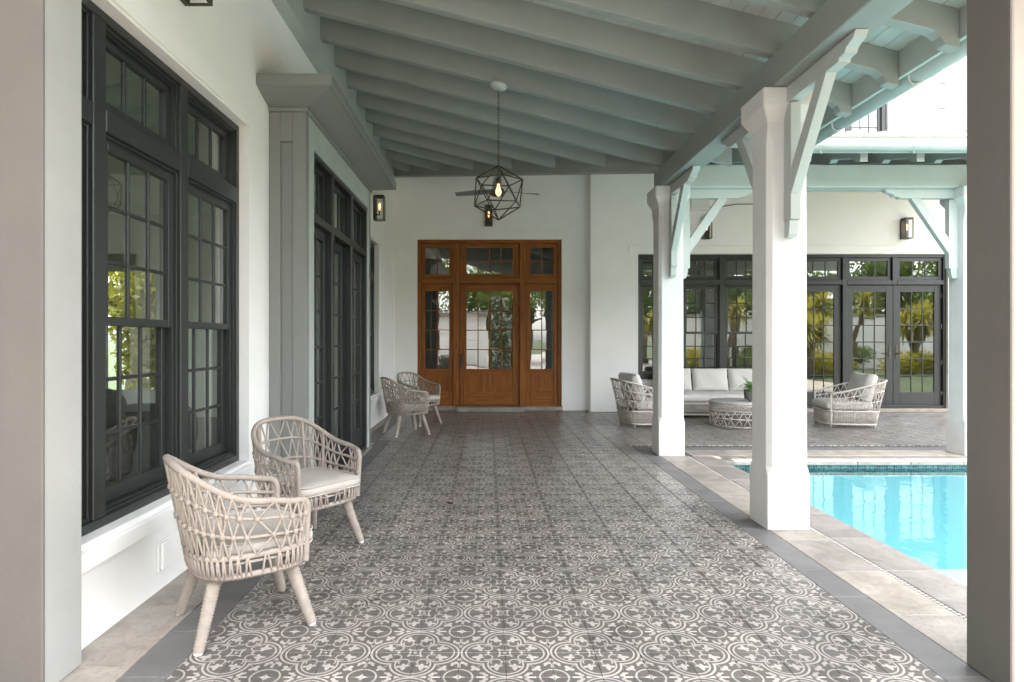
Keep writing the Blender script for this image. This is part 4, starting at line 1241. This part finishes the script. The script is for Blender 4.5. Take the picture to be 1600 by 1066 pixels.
sf = make_lounge('outdoor_sofa', 2.15, .86, 3); sf.location = (4.18, 11.36, 0); sf.rotation_euler = (0, 0, R(-90))
tag(sf, 'woven outdoor sofa with pale cushions below the dark windows', 'sofa')

ct = tag(empty('coffee_table', (4.12, 10.0, 0)), 'round woven drum coffee table with pale top before the sofa', 'coffee table')
mb = MB(); mb.lathe([(.46, .372), (.505, .375), (.51, .385), (.51, .398), (.505, .404)], 48); mb.build('table_top', 'tabletop', ct)
for z, r_ in ((.03, .49), (.15, .495), (.27, .498), (.36, .495)):
    mb = MB(); mb.tube([(r_ * math.cos(2 * math.pi * i / 60), r_ * math.sin(2 * math.pi * i / 60), z) for i in range(60)], .011, 6, True); mb.build('hoop', 'ropegrey', ct)
mb = MB(); N = 26
P_ = lambda i, z: (.502 * math.cos(2 * math.pi * i / N), .502 * math.sin(2 * math.pi * i / N), z)
for i in range(N):
    for sg in (.5, -.5): mb.tube([P_(i, .03), P_(i + sg, .15), P_(i, .27)], .0065, 5)
for i in range(N * 4): mb.tube([P_(i / 4, .27), P_(i / 4 + .1, .36)], .0055, 5)
mb.build('weave', 'ropegrey', ct)
for i in range(4):
    mb = MB(); an = R(45 + 90 * i); mb.lathe([(.015, 0), (.018, .03)], 8, (.45 * math.cos(an), .45 * math.sin(an), 0)); mb.build('foot', 'ropegrey', ct)

fp = tag(empty('potted_fern', (4.23, 9.88, .4045)), 'green fern in a dark grey ribbed pot on the coffee table', 'plant')
mb = MB(); pr = [(.085, .025), (.11, .03)]
for i in range(6): pr += [(.118 + .002 * i, .04 + .024 * i), (.122 + .002 * i, .052 + .024 * i)]
pr += [(.13, .19), (.118, .19), (.115, .165)]
mb.lathe(pr, 24); mb.build('pot', 'pot', fp)
for i in range(3):
    mb = MB(); an = R(90 + 120 * i); mb.lathe([(.012, 0), (.016, .028)], 8, (.07 * math.cos(an), .07 * math.sin(an), 0)); mb.build('foot', 'pot', fp)
mb = MB(); mb.lathe([(.112, .160), (.112, .168)], 20); mb.build('soil', 'soil', fp)
fr = MB(); rnd = random.Random(3)
for k_ in range(34):
    an = rnd.uniform(0, 2 * math.pi); L = rnd.uniform(.20, .36); el = rnd.uniform(.5, 1.35); bend = rnd.uniform(.9, 1.9)
    p = Vector((.03 * math.cos(an), .03 * math.sin(an), .17)); n = 14; e_ = el
    dirh = Vector((math.cos(an), math.sin(an), 0)); sdv = Vector((-math.sin(an), math.cos(an), 0))
    for i in range(n):
        st = L / n; dv = dirh * math.cos(e_) + Vector((0, 0, 1)) * math.sin(e_); q = p + dv * st
        wv = .055 * math.sin(math.pi * (i + 1.2) / (n + 1.5)) ** .8
        for sg in (-1, 1):
            tip = p + sdv * sg * wv + dv * .02 - Vector((0, 0, .006)); fr.add([p, q - dv * st * .35, tip], [(0, 1, 2)])
        p = q; e_ -= bend / n
fr.build('frond', 'fern', fp)['kind'] = 'stuff'

lf = tag(empty('fallen_leaf', (1.83, 4.14, .001)), 'small curled brown leaf lying on the tiles near the border', 'leaf')
mb = MB(); vs = []
for i in range(7):
    q = i / 6; wd = .013 * math.sin(math.pi * q) + .0008
    for sg in (-1, 0, 1): vs.append((-.04 + .08 * q, sg * wd, .004 + .010 * (2 * q - 1) ** 2 + .006 * abs(sg)))
fs = [(i * 3 + k_, i * 3 + k_ + 1, i * 3 + 4 + k_, i * 3 + 3 + k_) for i in range(6) for k_ in range(2)]
mb.add(vs, fs, True); mb.build('blade', 'bark', lf).rotation_euler = (0, 0, R(-25))
mb = MB(); mb.tube([(.036, -.016, .013), (.05, -.024, .006), (.062, -.028, .002)], .0012, 5); mb.build('stalk', 'bark', lf)

# =================================================================== GARDEN (seen in the glass)
def leaves(mb, c, rx, ry, rz, n, size, rnd, shell=.55):
    for _ in range(n):
        while True:
            v = Vector((rnd.uniform(-1, 1), rnd.uniform(-1, 1), rnd.uniform(-1, 1)))
            l = v.length
            if shell < l < 1: break
        p = Vector(c) + Vector((v.x * rx, v.y * ry, v.z * rz))
        a = Vector((rnd.gauss(0, 1), rnd.gauss(0, 1), rnd.gauss(0, 1))).normalized(); b = a.orthogonal().normalized()
        s = size * rnd.uniform(.6, 1.3)
        mb.add([p - a * s, p + b * s * .45, p + a * s, p - b * s * .45], [(0, 1, 2, 3)])
def bush(x, y, rx, ry, h, label, mat='leaf', n=1500, size=.06, seed=1):
    t = tag(empty('bush', (x, y, gz)), label, 'bush', 'garden shrubs'); rnd = random.Random(seed)
    mb = MB()
    for k_ in range(7):
        a = rnd.uniform(0, 6.28); mb.tube([(0, 0, 0), (rx * .3 * math.cos(a), ry * .3 * math.sin(a), h * .5), (rx * .6 * math.cos(a), ry * .6 * math.sin(a), h * .8)], [.02, .015, .006], 5)
    mb.build('stem', 'bark', t)
    mb = MB()
    for k_ in range(7):
        a = rnd.uniform(0, 6.28); q = rnd.uniform(0, .5)
        leaves(mb, (rx * q * math.cos(a), ry * q * math.sin(a), h * rnd.uniform(.4, .62)), rx * .6, ry * .6, h * .42, n // 7, size, rnd)
    mb.build('foliage', mat, t)['kind'] = 'stuff'
def yucca(x, y, h, label, seed, mat='leafyellow', L=.75, heads=3):
    t = tag(empty('yucca_tree', (x, y, gz)), label, 'tree', 'yucca trees in the garden'); rnd = random.Random(seed)
    tr = MB(); cr = MB()
    for k_ in range(heads):
        a = 2 * math.pi * k_ / heads + rnd.uniform(0, 1); sp_ = .5 * rnd.uniform(.5, 1.2) if heads > 1 else 0; hh = h * rnd.uniform(.75, 1.0)
        top = Vector((sp_ * math.cos(a), sp_ * math.sin(a), hh))
        pts = [Vector((0, 0, 0)), Vector((sp_ * .1 * math.cos(a), sp_ * .1 * math.sin(a), hh * .35)), Vector((sp_ * .7 * math.cos(a), sp_ * .7 * math.sin(a), hh * .7)), top]
        tr.tube(pts, [.14, .11, .085, .06], 8)
        for b in range(190):
            az = rnd.uniform(0, 6.28); el = rnd.uniform(-1.1, 1.5); l = L * rnd.uniform(.7, 1.1)
            dv = Vector((math.cos(az) * math.cos(el), math.sin(az) * math.cos(el), math.sin(el))); sd_ = dv.cross(Vector((0, 0, 1)))
            if sd_.length < .01: continue
            sd_.normalize(); o_ = top - Vector((0, 0, rnd.uniform(0, .35))); m_ = o_ + dv * l * .5; e_ = o_ + dv * l - Vector((0, 0, .12 * l))
            wd = .026
            cr.add([o_ - sd_ * wd * .6, o_ + sd_ * wd * .6, m_ + sd_ * wd, m_ - sd_ * wd, e_], [(0, 1, 2, 3), (3, 2, 4)])
    tr.build('trunk', 'bark', t); cr.build('crown', mat, t)['kind'] = 'stuff'
def tree(x, y, h, r, label, seed, mat='leaf'):
    t = tag(empty('garden_tree', (x, y, gz)), label, 'tree', 'background trees'); rnd = random.Random(seed)
    tr = MB(); cr = MB(); tr.tube([(0, 0, 0), (.1, 0, h * .3), (-.05, .1, h * .65)], [.22, .17, .08], 8)
    for k_ in range(12):
        a = rnd.uniform(0, 6.28); q = r * rnd.uniform(.2, .75); z = h * rnd.uniform(.45, .88)
        e_ = (q * math.cos(a), q * math.sin(a), z); tr.tube([(0, 0, h * .35), (e_[0] * .5, e_[1] * .5, z * .8), e_], [.08, .05, .02], 5)
        leaves(cr, e_, r * .48, r * .48, h * .15, 420, .13, rnd, .2)
    tr.build('trunk', 'bark', t); cr.build('crown', mat, t)['kind'] = 'stuff'

gw = tag(empty('garden_wall', (9, -6, gz)), 'white garden wall with grey coping beyond the lawn, reflected in the doors', 'wall')
mb = MB(); mb.box(0, 26, 0, .25, 0, 2.5, .01); mb.build('panel', 'stucco', gw)
mb = MB(); mb.box(-.05, 26.05, -.06, .31, 2.5, 2.6, .02); mb.build('coping', 'shingle', gw)
yucca(13.2, -1.2, 3.1, 'spiky yucca tree with three heads reflected in the left french door', 11)
yucca(15.6, -2.4, 3.4, 'tall spiky yucca tree reflected in the middle french door', 12, heads=2)
yucca(9.9, -1.6, 3.0, 'spiky yucca tree reflected in the window behind the sofa', 13, mat='leafyellow')
yucca(7.6, -3.2, 2.6, 'short yucca tree reflected in the window nearest the corner column', 14)
yucca(11.3, -4.2, 3.9, 'tallest yucca tree standing close to the garden wall', 15, mat='leaf')
bush(14.4, -1.4, .9, .8, .9, 'low yellow green bush beneath the spiky yuccas', 'leafyellow', seed=21)
bush(18.9, -3.6, 1.2, .8, 1.0, 'round bush at the foot of the white garden wall', 'leafyellow', seed=22)
bush(11.0, -1.6, .8, .7, .8, 'low green bush between two yuccas beyond the pool', 'leaf', seed=23)
bush(8.6, -2.2, .8, .7, 1.1, 'rounded yellow green bush nearest the pool deck', 'leafyellow', seed=24)
bush(21.8, -4.4, 1.3, .9, 1.2, 'wide dark bush by the far end of the garden wall', 'leaf', seed=25)
tree(12, -10, 6.5, 2.8, 'broad leafy tree rising behind the garden wall, left of centre', 31)
tree(18, -11, 5.2, 2.6, 'mid height leafy tree behind the middle of the garden wall', 32)
tree(24, -10.5, 5.6, 2.8, 'leafy tree behind the far end of the garden wall', 33)
tree(5.5, -12, 7, 3.0, 'tall leafy tree behind the camera beyond the drive', 34)
tree(-1.5, -17, 7.5, 3.2, 'tall leafy tree standing behind the white garage', 35)
tree(-8.3, 14.5, 5.0, 2.2, 'leafy tree seen through the far window of the left room', 36, 'leafyellow')
bush(-6.3, 12.1, 1.2, .7, 3.0, 'tall yellow green shrub outside the far window of the left room', 'leafyellow', n=3500, size=.09, seed=41)
for i, (x, y, h, r_, lb) in enumerate(((8.5, -9.5, 6.8, 2.6, 'dense tree at the near end of the row behind the garden wall'), (15, -9.3, 7.0, 2.6, 'dense tree between the two leafy trees behind the garden wall'), (21, -9.4, 6.8, 2.6, 'dense tree second from the far end of the garden wall'), (27, -9.6, 7.0, 2.6, 'last dense tree at the far end of the garden wall'))):
    tree(x, y, h, r_, lb, 50 + i)
for i, (x, y) in enumerate(((10.2, -4.9), (12.6, -4.9), (15.0, -5.0), (17.2, -4.9), (24.5, -5.0))):
    bush(x, y, 1.1, .6, 1.2, ('low hedge bush against the garden wall, ' + ('first', 'second', 'third', 'fourth', 'fifth')[i] + ' from the pool'), 'leaf' if i % 2 else 'leafyellow', seed=60 + i)
tree(-5.5, -16, 8.0, 3.2, 'tall leafy tree left of the garage roof', 71); tree(2.6, -15, 7.5, 3.0, 'tall leafy tree right of the garage', 72)
tree(1.0, -11.5, 5.0, 1.6, 'small leafy tree beside the garage door', 73)
for i, (x, y, h, m_, lb) in enumerate(((17.3, -1.0, 2.7, 'leafyellow', 'spiky yucca tree reflected in the rightmost french door'), (14.3, -3.6, 3.0, 'leafyellow', 'many leaved yucca tree in front of the garden wall'), (12.0, .8, 2.2, 'leafyellow', 'short yucca tree nearest the far end of the pool deck'), (19.8, -2.6, 3.0, 'leaf', 'dark green yucca tree far beyond the french door reflection'))):
    yucca(x, y, h, lb, 80 + i, m_, heads=4, L=.85)
for i, (x, y, lb) in enumerate(((12.9, .2, 'yellow green bush at the edge of the far deck'), (16.4, -.2, 'yellow green bush between the outer yuccas'), (18.2, -1.4, 'round yellow green bush right of the yuccas'), (11.6, -2.6, 'dark bush in the shade of the tallest yucca'), (9.4, -2.9, 'dark bush beside the yucca behind the sofa reflection'))):
    bush(x, y, 1.0, .8, .95, lb, 'leafyellow' if i < 3 else 'leaf', n=1800, seed=90 + i)
# garage and ivy pier behind the camera, mirrored in the entry door
ga = tag(empty('garage', (-3.4, -9, gz)), 'white flat roofed garage with boarded door, mirrored in the entry door glass', 'building')
mb = MB(); mb.box(-3.0, 3.4, -5, 0, 0, 2.75); mb.build('wall', 'stucco', ga)
for i in range(7):
    mb = MB(); mb.box(.2, 3.2, .005, .04, .06 + i * .33, .06 + i * .33 + .30, .012); mb.build('door_panel', 'trimwhite', ga)
mb = MB(); mb.box(-3.3, 3.7, -5.2, .5, 2.752, 3.0, .02); mb.build('roof', 'shingle', ga)
ip = tag(empty('ivy_pier', (.62, -4.6, gz)), 'tall ivy covered pier mirrored in the entry door glass', 'pier')
mb = MB(); mb.box(-.45, .45, -.35, .35, 0, 3.4); mb.build('core', 'stucco', ip)
mb = MB(); rnd = random.Random(5)
for _ in range(5200):
    sd_ = rnd.choice(((1, 0), (-1, 0), (0, 1), (0, -1))); t_ = rnd.uniform(-1, 1); zq = rnd.uniform(0, 3.4)
    p = Vector(((.47 if sd_[0] else .45 * t_) * (sd_[0] or 1), (.37 if sd_[1] else .35 * t_) * (sd_[1] or 1), zq)) + Vector((sd_[0], sd_[1], 0)) * rnd.uniform(0, .08)
    a = Vector((rnd.gauss(0, 1), rnd.gauss(0, 1), rnd.gauss(0, 1))).normalized(); b = a.orthogonal(); s = .055
    mb.add([p - a * s, p + b * s * .6, p + a * s, p - b * s * .6], [(0, 1, 2, 3)])
mb.build('ivy', 'leaf', ip)['kind'] = 'stuff'
